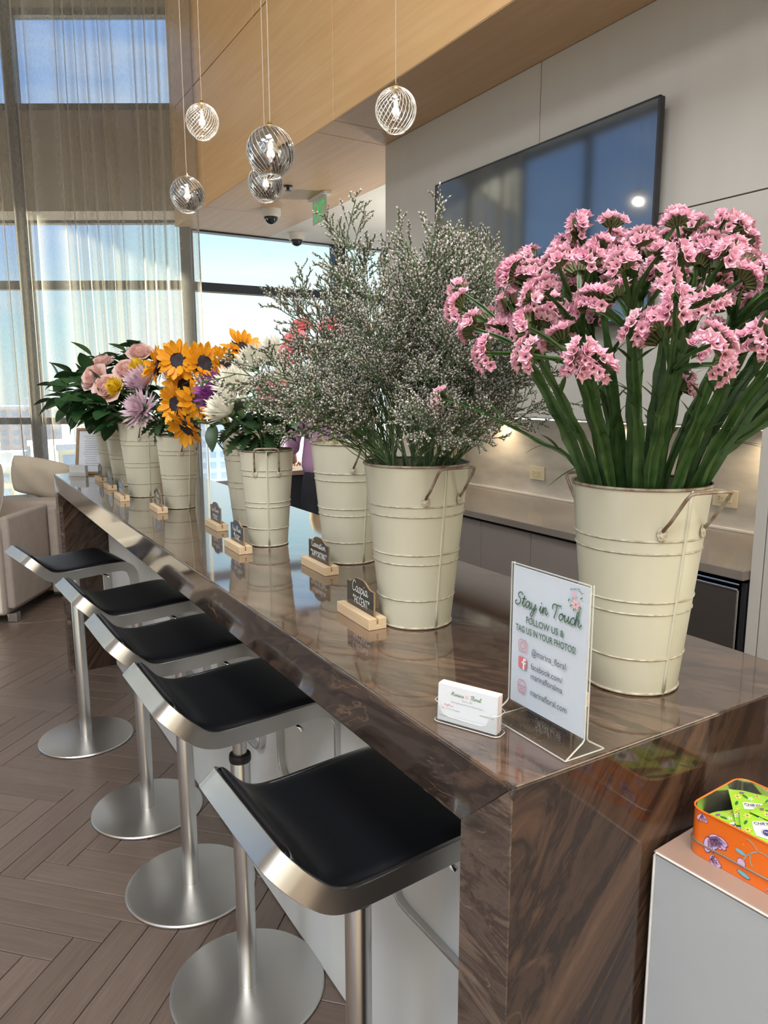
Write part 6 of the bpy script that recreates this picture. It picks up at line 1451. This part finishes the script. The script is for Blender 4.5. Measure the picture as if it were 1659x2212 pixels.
def statice(tops, base_a, label, spread, r, wide=1.0, head_scale=1.0):
    """tops: position of the crown in world space"""
    x, y, _ = BK['statice']; top = Vector(tops)
    t = thing('statice_stem', label, 'statice', (x, y, ZT + .002), 0, 'pink statice stems in the nearest bucket'); O = V(x, y, ZT + .002)
    d2 = V(top.x - x, top.y - y, 0); rad = d2.length; dn = d2.normalized() if rad > 1e-4 else V(1, 0, 0)
    k = min(1, rad / .24); rp_ = V(x, y, ZT + .312) + dn * (.085 * k) + V(r.uniform(-.010, .010), r.uniform(-.010, .010), 0)
    q = V(rp_.x - x, rp_.y - y, 0)
    if q.length > .086: rp_ = V(x, y, rp_.z) + q.normalized() * .086
    foot = V(x, y, ZT + .012) - dn * .02 * k + V(r.uniform(-.02, .02), r.uniform(-.02, .02), 0)
    fork = rp_.lerp(top, .66) + V(0, 0, .035 * (1 - .3 * k))
    P = catmull([foot, rp_, rp_.lerp(fork, .5) + V(0, 0, .012), fork], 6); P = [p - O for p in P]
    sb = MB(); ribbon(sb, P, lambda f: wide * (.0026 + .0050 * math.sin(PI * min(1, .25 + f * .62))), r.uniform(0, 3), r, .6)
    leafs = []
    for kk in range(3):
        f = r.uniform(.5, .95); i0 = int(f * (len(P) - 1)); dr = (P[min(i0 + 1, len(P) - 1)] - P[i0 - 1]).normalized(); sd = Matrix.Rotation(r.uniform(0, 6.3), 3, dr) @ dr.orthogonal().normalized()
        lb_ = MB(); leafs.append(lb_); leaf_mesh(lb_, orient(P[i0], dr * .8 + sd * .7), r.uniform(.03, .055), .0042, .2, .2, 5)
    heads = []
    n = len(spread)
    for (dx, dy, dz) in spread:
        h = top + V(dx, dy, dz) - O; f0 = P[-1]
        mid = f0.lerp(h, .5) + V(-dx * .1, -dy * .1, .004); ribbon(sb, catmull([f0, mid, h], 4), lambda f: .0040 - .0014 * f, r.uniform(0, 3), r)
        heads.append((h, (h - mid).normalized()))
        lb_ = MB(); leafs.append(lb_); leaf_mesh(lb_, orient(f0.lerp(h, .45), (h - f0).normalized() + V(r.uniform(-.6, .6), r.uniform(-.6, .6), .1)), r.uniform(.02, .035), .0036, .15, .2, 4)
    sb.build('stem', MATS['green_statice'], t, auto=80); [q_.build('leaf', MATS['green_statice'], t, True) for q_ in leafs]
    for (h, d) in heads:
        # comb of florets along a one-sided arc
        cb, pb = MB(), MB(); side = Matrix.Rotation(r.uniform(0, 6.3), 3, d) @ d.orthogonal().normalized(); L_ = r.uniform(.014, .023) * head_scale; nf = max(5, int(L_ / .0030))
        for row in (-1, 1):
            for i in range(nf):
                s = (i / (nf - 1) - .5) * 2; an = s * .95; out = (d * math.cos(an) + side * math.sin(an)).normalized(); cr = d.cross(side).normalized() * row
                base = h + side * L_ * math.sin(an) * .8 + d * (L_ * .65 * (math.cos(an) - 1)) + cr * .0045
                fd = (out + cr * .55 + V(0, 0, .18) + V(r.uniform(-.2, .2), r.uniform(-.2, .2), r.uniform(-.1, .2))).normalized()
                cb.tube([base - out * .008, base + fd * .004, base + fd * .0085], [.0018, .0030, .0012], 4, False)
                ruffle(pb, base + fd * .0035, fd, .0072 * r.uniform(.8, 1.2) * head_scale, r)
        cb.build('calyx', MATS['statice_calyx'], t, True); tag(pb.build('floret_comb', MATS['statice_pink'], t), kind='stuff')
    return t
sx, sy, _ = BK['statice']
def sp(r, n, s): 
    out = []
    for k in range(n):
        a = 2 * PI * k / n + r.uniform(-.5, .5); q = s * r.uniform(.55, 1.0); out.append((q * math.cos(a), q * math.sin(a), r.uniform(-.055, .03)))
    return out
# crowns around the bucket: direction in degrees (0 = +x, 90 = +y), reach, height above the counter, heads
crowns = [(95, .02, .665, 5), (140, .09, .655, 5), (200, .10, .640, 4), (262, .08, .640, 5), (320, .09, .660, 5), (20, .10, .655, 5), (60, .09, .650, 4),
          (158, .17, .615, 4), (185, .19, .585, 4), (212, .19, .575, 4), (240, .17, .590, 4), (270, .17, .600, 5), (300, .18, .605, 5), (328, .19, .620, 5), (352, .20, .625, 4), (15, .19, .615, 4), (120, .15, .625, 4), (88, .15, .60, 3),
          (172, .245, .545, 3), (148, .24, .575, 3), (196, .25, .520, 3), (228, .24, .515, 3), (318, .27, .585, 4), (340, .28, .595, 4), (300, .25, .56, 4), (5, .27, .58, 3), (255, .23, .545, 3), (283, .23, .56, 4), (322, .33, .56, 4), (336, .34, .60, 4), (348, .32, .63, 3), (310, .32, .52, 3), (330, .30, .50, 3)]
places = {(95, .02): 'tallest pink statice stem at the centre of the nearest bucket'}
for i, (az, rr, zz, nh) in enumerate(crowns):
    a = math.radians(az); side_ = ('toward the grey wall panel', 'toward the nearest outlet', 'toward the carnations', 'toward the caspia bucket', 'toward the Caspia chalkboard', 'toward the stools', 'over the flyer stand', 'over the orange tin')[int(((az + 22.5) % 360) // 45)]
    lev = 'inner' if rr < .12 else ('middle' if rr < .21 else 'outer')
    lab = places.get((az, rr), 'pink statice stem, %s ring of the bunch, leaning %s' % (lev, side_))
    statice((sx + rr * math.cos(a), sy + rr * math.sin(a), ZT + zz), a, lab, sp(rs_, nh + 3, .062 if rr > .05 else .07), rs_, rs_.uniform(.9, 1.3))
# a few short ones low in the bunch and the stray stem that reaches left
for (dx, dy, z, lb) in ((-.075, .02, .475, 'short pale statice stem low in the bunch, left of centre'), (.025, -.05, .455, 'short statice bud stem low in front of the bunch'), (.06, -.02, .470, 'short statice stem low in the bunch, right of centre')):
    statice((sx + dx, sy + dy, ZT + z), 0, lb, [(0, 0, .0)], rs_, .7, .85)
statice((.663, .930, ZT + .425 - .0), 0, 'stray low statice stem reaching left across the caspia', [(0, 0, .012)], rs_, .45, 1.0)
# curled dry leaf hanging out over the rim
t = thing('dry_leaf', 'thin curled dark leaf hanging over the rim of the statice bucket', 'leaf', (sx - .075, sy + .03, ZT + .335))
b = MB(); leaf_mesh(b, orient((0, 0, 0), (-.9, .35, .35)), .055, .004, .9, .2, 7); b.build('leaf_blade', MATS['green_statice'], t, True)

# ---------------------------------------------------------------- stems shared by the other flowers
def stem_and_leaves(t, O, path, r0, r1, m_, leaves=0, lmat=None, lsize=(.06, .015), kind='plain', rr=R, frm=.45):
    b = MB(); n = len(path); b.tube([p - O for p in path], [r0 + (r1 - r0) * i / (n - 1) for i in range(n)], 7); b.build('stem', m_, t, True)
    for k in range(leaves):
        f = frm + (.93 - frm) * (k + rr.uniform(0, .8)) / max(1, leaves); i0 = min(int(f * (n - 1)), n - 2); p = path[i0].lerp(path[i0 + 1], f * (n - 1) - i0) - O; ax = (path[i0 + 1] - path[i0]).normalized()
        sd = Matrix.Rotation(k * 2.4 + rr.uniform(-.4, .4), 3, ax) @ ax.orthogonal().normalized(); b = MB(); l = lsize[0] * rr.uniform(.75, 1.2)
        if kind == 'lobed': leaf_mesh(b, orient(p, ax * .45 + sd + V(0, 0, -.15), rr.uniform(-.4, .4)), l, lsize[1] * 1.25, .35, .15, 13, .42)
        else: leaf_mesh(b, orient(p, ax * .5 + sd, rr.uniform(-.3, .3)), l, lsize[1], .25, .25, 6)
        b.build('leaf', lmat, t, True)

# ---------------------------------------------------------------- chrysanthemums
def mum(key, head, facing, s, m_, label, rows, heart=None, incurve=False, seed=0, lv=4):
    r = random.Random(seed + 400); head = Vector(head); fd = Vector(facing).normalized()
    t = thing('chrysanthemum', label, 'chrysanthemum', head, 0, 'chrysanthemums in the middle buckets')
    path = stem_path(key, head - fd * s * .18, .75, .012)
    stem_and_leaves(t, head, path, .0042, .0034, MATS['green_stem'], lv, MATS['green_dark'], (.075, .017), 'lobed', r)
    F = frame_to(fd); b = MB()
    for ri, (nP, tilt, ln, cup, z0) in enumerate(rows):
        for k in range(nP):
            an = 2 * PI * (k + .5 * (ri % 2)) / nP + r.uniform(-.09, .09); tl = tilt + r.uniform(-.10, .10)
            M_ = F @ Matrix.Translation((0, 0, z0 * s)) @ Matrix.Rotation(an, 4, 'Z') @ Matrix.Rotation(tl, 4, 'X') @ Matrix.Translation((0, .012 * s, 0))
            petal_grid(b, M_, ln * s * r.uniform(.86, 1.08), .062 * s * (1 if ri < 3 else .85), cup + r.uniform(-.2, .2), .72, 4, 2, 0, r.uniform(-.6, .6), .45)
    fh = tag(b.build('petals', m_, t, True), kind='stuff')
    if heart:
        b = MB()
        for k in range(40):
            an = k * 2.4; q = .012 * math.sqrt(k) * s * 1.6; M_ = F @ Matrix.Translation((q * math.cos(an), q * math.sin(an), .10 * s)) @ Matrix.Rotation(an - PI / 2, 4, 'Z') @ Matrix.Rotation(1.25, 4, 'X'); petal_grid(b, M_, .20 * s, .035 * s, .9, .6, 3, 1)
        tag(b.build('heart', MATS[heart], t, True), kind='stuff')
    b = MB(); b.lathe([(0, -.16 * s), (.05 * s, -.15 * s), (.13 * s, -.06 * s), (.17 * s, .02 * s)], 12, M=F); b.build('calyx', MATS['green_stem'], t, True)
    return t
spider = [(22, .12, .98, .28, -.02), (22, .34, .95, .40, 0), (20, .58, .88, .55, .02), (18, .82, .76, .7, .04), (14, 1.08, .60, .9, .06), (10, 1.3, .45, 1.0, .07)]
cup_ = [(26, .50, 1.0, .35, -.02), (26, .68, .97, .42, .0), (24, .86, .92, .5, .02), (20, 1.05, .82, .6, .05), (14, 1.25, .7, .7, .07)]
ball = [(20, -.15, .62, .9, -.04), (20, .15, .64, 1.0, 0), (20, .42, .64, 1.1, .03), (18, .7, .60, 1.2, .06), (16, .98, .56, 1.3, .09), (12, 1.25, .48, 1.4, .12)]
mum('mum', (.756, 2.059, 1.548), (-.55, -.55, .95), .088, MATS['white_mum'], 'wide open white chrysanthemum with a lemon heart, lowest over the mum bucket', spider, 'mum_heart', seed=1)
mum('mum', (.837, 2.117, 1.612), (-.75, -.35, .75), .076, MATS['white_mum'], 'white chrysanthemum just right of the sunflowers', cup_, None, seed=2)
mum('mum', (.708, 1.985, 1.482), (-.8, -.15, .62), .082, MATS['white_mum'], 'half closed white chrysanthemum leaning left below the open one', cup_, None, seed=3)
mum('mum', (.925, 2.17, 1.640), (-.35, -.3, 1.0), .092, MATS['white_mum'], 'white chrysanthemum behind the caspia tips at the top of the mum bucket', spider, 'mum_heart', seed=4)
mum('mum', (.88, 2.03, 1.57), (.5, -.3, .9), .08, MATS['white_mum'], 'white chrysanthemum hidden deep behind the caspia', spider, 'mum_heart', seed=14)
mum('sunflower', (.742, 2.175, 1.532), (-.88, -.25, .42), .085, MATS['purple_mum'], 'dark purple chrysanthemum between the sunflowers and white mums', cup_, None, seed=5, lv=2)
mum('lavender', (.712, 2.955, 1.553), (-.62, -.45, .75), .094, MATS['lav_mum'], 'large pale lavender chrysanthemum next to the yellow one', cup_, 'lav_mum', seed=6)
mum('lavender', (.672, 2.842, 1.470), (-.75, -.5, .45), .090, MATS['lav_mum'], 'spidery lavender chrysanthemum hanging lowest on the left', spider, None, seed=7)
mum('lavender', (.832, 3.02, 1.572), (.2, -.5, .9), .085, MATS['lav_mum'], 'lavender chrysanthemum half behind the lower sunflowers', cup_, None, seed=8)
mum('rose_b', (.640, 3.10, 1.552), (-.85, -.3, .45), .082, MATS['yellow_mum'], 'bright yellow chrysanthemum between the pink rose and lavender mum', ball, None, seed=9, lv=2)
mum('rose_b', (.735, 3.13, 1.628), (-.6, -.2, .9), .080, MATS['yellow_mum'], 'bright yellow chrysanthemum left of the topmost sunflower', ball, None, seed=10, lv=2)
# leafy stems that fill the small mum buckets
def filler(key, label, n, seed, m_='green_stem', lm='green_dark', h=(.42, .5), lv=4, size=(.07, .017)):
    r = random.Random(seed)
    for k in range(n):
        x, y, _ = BK[key]; a = 2 * PI * k / n + r.uniform(-.4, .4); q = r.uniform(.05, .15); head = V(x + q * math.cos(a), y + q * math.sin(a), ZT + r.uniform(*h))
        t = thing('leafy_stem', label, 'leafy stem', head, 0, 'leafy stems in the ' + key + ' bucket'); stem_and_leaves(t, head, stem_path(key, head, .8, .01), .0038, .002, MATS[m_], lv, MATS[lm], size, 'lobed', r, .5)
filler('mum', 'dark lobed leafy stem in the small bucket of white mums', 12, 51, h=(.36, .45), lv=5)
filler('lavender', 'dark lobed leafy stem in the small bucket of lavender mums', 9, 52, h=(.34, .43), lv=5)

# ---------------------------------------------------------------- sunflowers
SP = []
for k in range(4):
    b = MB(); rq = random.Random(60 + k); petal_grid(b, Matrix(), .046, .0105, rq.uniform(-.35, .55), .55, 5, 2, .08, rq.uniform(-.5, .5), .5); me = b.mesh('petal', True); me.materials.append(MATS['sun_petal']); SP.append(me)
def sunflower(head, facing, s, label, seed):
    r = random.Random(seed); head = Vector(head); fd = Vector(facing).normalized(); F = frame_to(fd)
    t = thing('sunflower', label, 'sunflower', head, 0, 'sunflowers leaning out of their bucket')
    path = stem_path('sunflower', head - fd * .03, .8, .012); stem_and_leaves(t, head, path[:-1] + [head - fd * .045, head - fd * .018], .0055, .0048, MATS['green_pale'], 2, MATS['green_dark'], (.08, .026), 'plain', r)
    b = MB(); b.lathe([(.030 * s, -.006), (.034 * s, .001), (.032 * s, .006), (.022 * s, .009), (.012 * s, .006), (0, .004)], 22, M=F); dk = b.build('disc', MATS['sun_disc'], t, True)
    for ring_, (n, tl, sc, rad) in enumerate(((17, .12, 1.0, .029), (15, .42, .92, .027))):
        for k in range(n):
            an = 2 * PI * (k + .5 * ring_) / n + r.uniform(-.10, .10)
            o = obj('petal', SP[r.randrange(4)], dk); o.matrix_local = F @ Matrix.Rotation(an, 4, 'Z') @ Matrix.Rotation(tl + r.uniform(-.22, .25), 4, 'X') @ Matrix.Translation((0, rad * s, .001)) @ Matrix.Rotation(r.uniform(-.3, .3), 4, 'Y') @ Matrix.Scale(sc * s * r.uniform(.82, 1.12), 4)
    b = MB()
    for k in range(16):
        an = 2 * PI * k / 16 + r.uniform(-.1, .1); leaf_mesh(b, F @ Matrix.Rotation(an, 4, 'Z') @ Matrix.Rotation(-.1 + r.uniform(-.15, .2), 4, 'X') @ Matrix.Translation((0, .012 * s, -.012)), .040 * s, .0075, -.2, .2, 4)
    b.lathe([(0, -.024), (.008, -.023), (.022 * s, -.014), (.030 * s, -.004)], 14, M=F); b.build('sepals', MATS['sepal'], t, True)
    return t
for i, (p, f, s, lb) in enumerate((((.664, 2.57, 1.624), (-.95, .15, .25), 1.0, 'leftmost sunflower, seen from the side beside the yellow mum'), ((.712, 2.491, 1.640), (-.55, -.80, .30), 1.02, 'sunflower facing the stools, second from the left along the top row'),
        ((.768, 2.398, 1.628), (.05, -.95, .22), 1.06, 'sunflower turned to the camera with a folded petal over its dark centre'), ((.830, 2.375, 1.618), (.25, -.9, .25), 1.0, 'sunflower with a dark centre between the two topmost blooms'),
        ((.862, 2.28, 1.668), (.20, -.72, .62), 1.06, 'topmost sunflower at the right end of the row, facing up'), ((.735, 2.50, 1.560), (-.5, -.7, .3), .98, 'sunflower tucked in under the top row'),
        ((.728, 2.345, 1.512), (.10, -.92, .10), 1.0, 'lower sunflower with its dark centre facing the camera'), ((.690, 2.45, 1.500), (-.80, -.45, -.05), 1.0, 'sunflower at the left of the lower row, seen side on'),
        ((.678, 2.30, 1.432), (-.72, -.30, -.55), .98, 'drooping sunflower hanging lowest with its green back showing'))): sunflower(p, f, s, lb, 70 + i)

# ---------------------------------------------------------------- roses
def rose(key, head, facing, s, label, seed, lv=2):
    r = random.Random(seed); head = Vector(head); F = frame_to(facing); fd = Vector(facing).normalized()
    t = thing('rose', label, 'rose', head, 0, 'blush roses'); stem_and_leaves(t, head, stem_path(key, head - fd * .03, .8, .012), .0040, .0036, MATS['green_stem'], 0)
    path = stem_path(key, head - fd * .03, .8, .012)
    for ri, (n, tl, l, w, cup, rad) in enumerate(((3, 1.45, .9, .55, .9, .04), (4, 1.30, .95, .60, .75, .10), (5, 1.10, 1.0, .66, .55, .16), (5, .85, 1.05, .72, .30, .22), (6, .52, 1.08, .74, -.25, .25))):
        for k in range(n):
            an = 2 * PI * k / n + ri * .7 + r.uniform(-.12, .12); b = MB(); petal_grid(b, F @ Matrix.Rotation(an, 4, 'Z') @ Matrix.Translation((0, rad * s, -.12 * s)) @ Matrix.Rotation(tl, 4, 'X'), l * s, w * s, cup, .62, 6, 4, .05, 0, .4); b.build('petal', MATS['rose'], t, True)
    b = MB()
    for k in range(5): leaf_mesh(b, F @ Matrix.Rotation(k * 1.257, 4, 'Z') @ Matrix.Rotation(.2, 4, 'X') @ Matrix.Translation((0, .005, -.16 * s)), .75 * s, .006, .4, .2, 4)
    b.lathe([(0, -.42 * s), (.12 * s, -.36 * s), (.16 * s, -.22 * s), (.1 * s, -.12 * s)], 10, M=F); b.build('calyx', MATS['green_stem'], t, True)
    foliage(t, head, path, lv, r)
def foliage(t, O, path, n, r, size=(.098, .033), frm=.42):
    """sprays of three leaves, each leaf its own part"""
    m_ = len(path)
    for k in range(n):
        f = frm + (.97 - frm) * (k + r.random() * .7) / n; i0 = min(int(f * (m_ - 1)), m_ - 2); p = path[i0].lerp(path[i0 + 1], f * (m_ - 1) - i0) - O; ax = (path[i0 + 1] - path[i0]).normalized()
        sd = Matrix.Rotation(k * 2.4 + r.uniform(-.5, .5), 3, ax) @ ax.orthogonal().normalized(); d = (sd + ax * .45 + V(0, 0, r.uniform(-.25, .2))).normalized(); L_ = r.uniform(.05, .085); e = p + d * L_
        b = MB(); b.tube([p, p.lerp(e, .5) + V(0, 0, .004), e], .0013, 4); b.build('leaf_stalk', MATS['green_stem'], t, True)
        lat = d.cross(V(0, 0, 1)).normalized()
        for (q, dd) in ((1.0, d), (.72, d * .5 + lat), (.72, d * .5 - lat)):
            b = MB(); leaf_mesh(b, orient(p.lerp(e, q), dd + V(0, 0, r.uniform(-.35, .1)), r.uniform(-.5, .5)), size[0] * r.uniform(.75, 1.1), size[1] * r.uniform(.85, 1.1), .22, .22, 8); b.build('leaf', MATS['green_rose'], t, True)
rose('rose', (.612, 3.37, 1.590), (-.75, -.45, .55), .058, 'largest blush rose, leftmost of the pink roses', 80)
rose('rose', (.640, 3.28, 1.545), (-.55, -.75, .40), .056, 'blush rose touching the yellow chrysanthemum', 81)
rose('rose', (.735, 3.33, 1.620), (-.4, -.6, .75), .054, 'blush rose behind the upper yellow chrysanthemum', 82)
rose('rose_b', (.830, 3.50, 1.700), (-.3, -.5, .9), .054, 'highest blush rose beside the leftmost sunflower', 83)
rose('rose_b', (.690, 3.62, 1.655), (-.5, -.3, .9), .052, 'blush rose in the leaves behind the largest rose', 84)
def greenery(key, head, label, seed, n=8):
    r = random.Random(seed); head = Vector(head); t = thing('green_branch', label, 'foliage branch', head, 0, 'green branches at the far end'); path = stem_path(key, head, .8, .01)
    b = MB(); b.tube([p - head for p in path], [.0036 - .0018 * i / (len(path) - 1) for i in range(len(path))], 6); b.build('stem', MATS['green_stem'], t, True); foliage(t, head, path, n, r, (.105, .036), .40)
for i, (k, p, lb, n) in enumerate((('rose', (.452, 3.63, 1.545), 'green branch reaching farthest left before the curtain', 7), ('rose', (.55, 3.50, 1.60), 'green branch just left of the largest rose', 8), ('green', (.58, 3.85, 1.64), 'green branch above the wood framed sheet', 8),
        ('green', (.70, 3.75, 1.72), 'green branch rising behind the largest rose', 8), ('rose_b', (.80, 3.62, 1.76), 'tallest green branch above the roses', 8), ('green', (.90, 3.72, 1.735), 'green branch behind the highest rose', 8), ('rose', (.62, 3.24, 1.45), 'low green branch hanging over the rose bucket rim', 5),
        ('rose', (.56, 3.42, 1.51), 'low green branch left of the rose bucket', 6), ('rose_b', (.60, 3.40, 1.52), 'green branch low behind the yellow chrysanthemum', 6), ('green', (.50, 3.72, 1.52), 'green branch low against the curtain', 7), ('rose_b', (.93, 3.50, 1.70), 'green branch just behind the leftmost sunflower', 6))):
    greenery(k, p, lb, 90 + i, n)

# ---------------------------------------------------------------- carnations
def carnation(head, facing, s, label, seed):
    r = random.Random(seed); head = Vector(head); F = frame_to(facing); fd = Vector(facing).normalized()
    t = thing('carnation', label, 'carnation', head, 0, 'coral carnations behind the caspia'); stem_and_leaves(t, head, stem_path('carnation', head - fd * .03, .8, .01), .0028, .0024, MATS['green_pale'], 3, MATS['green_dark'], (.07, .004), 'plain', r)
    b = MB()
    for ri, (n, tl) in enumerate(((9, .10), (9, .40), (8, .72), (7, 1.02), (5, 1.3))):
        for k in range(n):
            M_ = F @ Matrix.Rotation(2 * PI * k / n + ri * .4 + r.uniform(-.2, .2), 4, 'Z') @ Matrix.Rotation(tl, 4, 'X'); o = len(b.v); nu, nv = 4, 6
            for i in range(nu + 1):
                q = i / nu
                for j in range(nv + 1):
                    sg = (j / nv - .5) * 2; b.v.append(tuple(M_ @ V(sg * s * .62 * (.18 + .82 * q), s * q * (1 - .12 * sg * sg), (.10 * s * math.sin(sg * 9 + r.uniform(-.4, .4)) * q * q + .12 * s * q))))
            for i in range(nu):
                for j in range(nv): a = o + i * (nv + 1) + j; b.f.append((a, a + 1, a + nv + 2, a + nv + 1)); b.m.append(0)
    tag(b.build('petals', MATS['carnation'], t, True), kind='stuff')
    b = MB(); b.lathe([(0, -.045), (.006, -.044), (.009, -.03), (.008, -.006), (.012, .004)], 10, M=F); b.build('calyx', MATS['green_pale'], t, True)
for i, (p, f, lb) in enumerate((((.862, 1.875, 1.672), (-.7, -.3, .5), 'upper coral carnation at the left edge of the caspia'), ((.838, 1.857, 1.640), (-.8, -.4, .25), 'lower coral carnation at the left edge of the caspia'), ((.925, 1.86, 1.640), (-.3, -.7, .5), 'coral carnation seen through the caspia at mid height'),
        ((.920, 1.79, 1.700), (-.2, -.6, .7), 'coral carnation seen through the top of the caspia'), ((.99, 1.75, 1.69), (.1, -.6, .7), 'coral carnation deep behind the caspia on the right'), ((.790, 1.90, 1.548), (-.7, -.5, .3), 'low coral carnation left of the caspia above the mum leaves'), ((.812, 1.87, 1.535), (-.3, -.8, .3), 'lowest coral carnation behind the caspia fringe'), ((.915, 1.95, 1.71), (-.4, -.2, .9), 'topmost coral carnation above the white mums'))):
    carnation(p, f, .036, lb, 110 + i)
# leaning dark gladiolus-like blade at the right of the mum bucket
t = thing('leaf_blade_stem', 'long dark blade leaf leaning right in front of the lilac shirt', 'leaf', (.80, 1.98, ZT + .277))
b = MB(); leaf_mesh(b, orient((.02, -.01, .0), (.30, -.18, .55)), .20, .011, .25, .3, 8); b.build('leaf_blade', MATS['green_dark'], t, True)
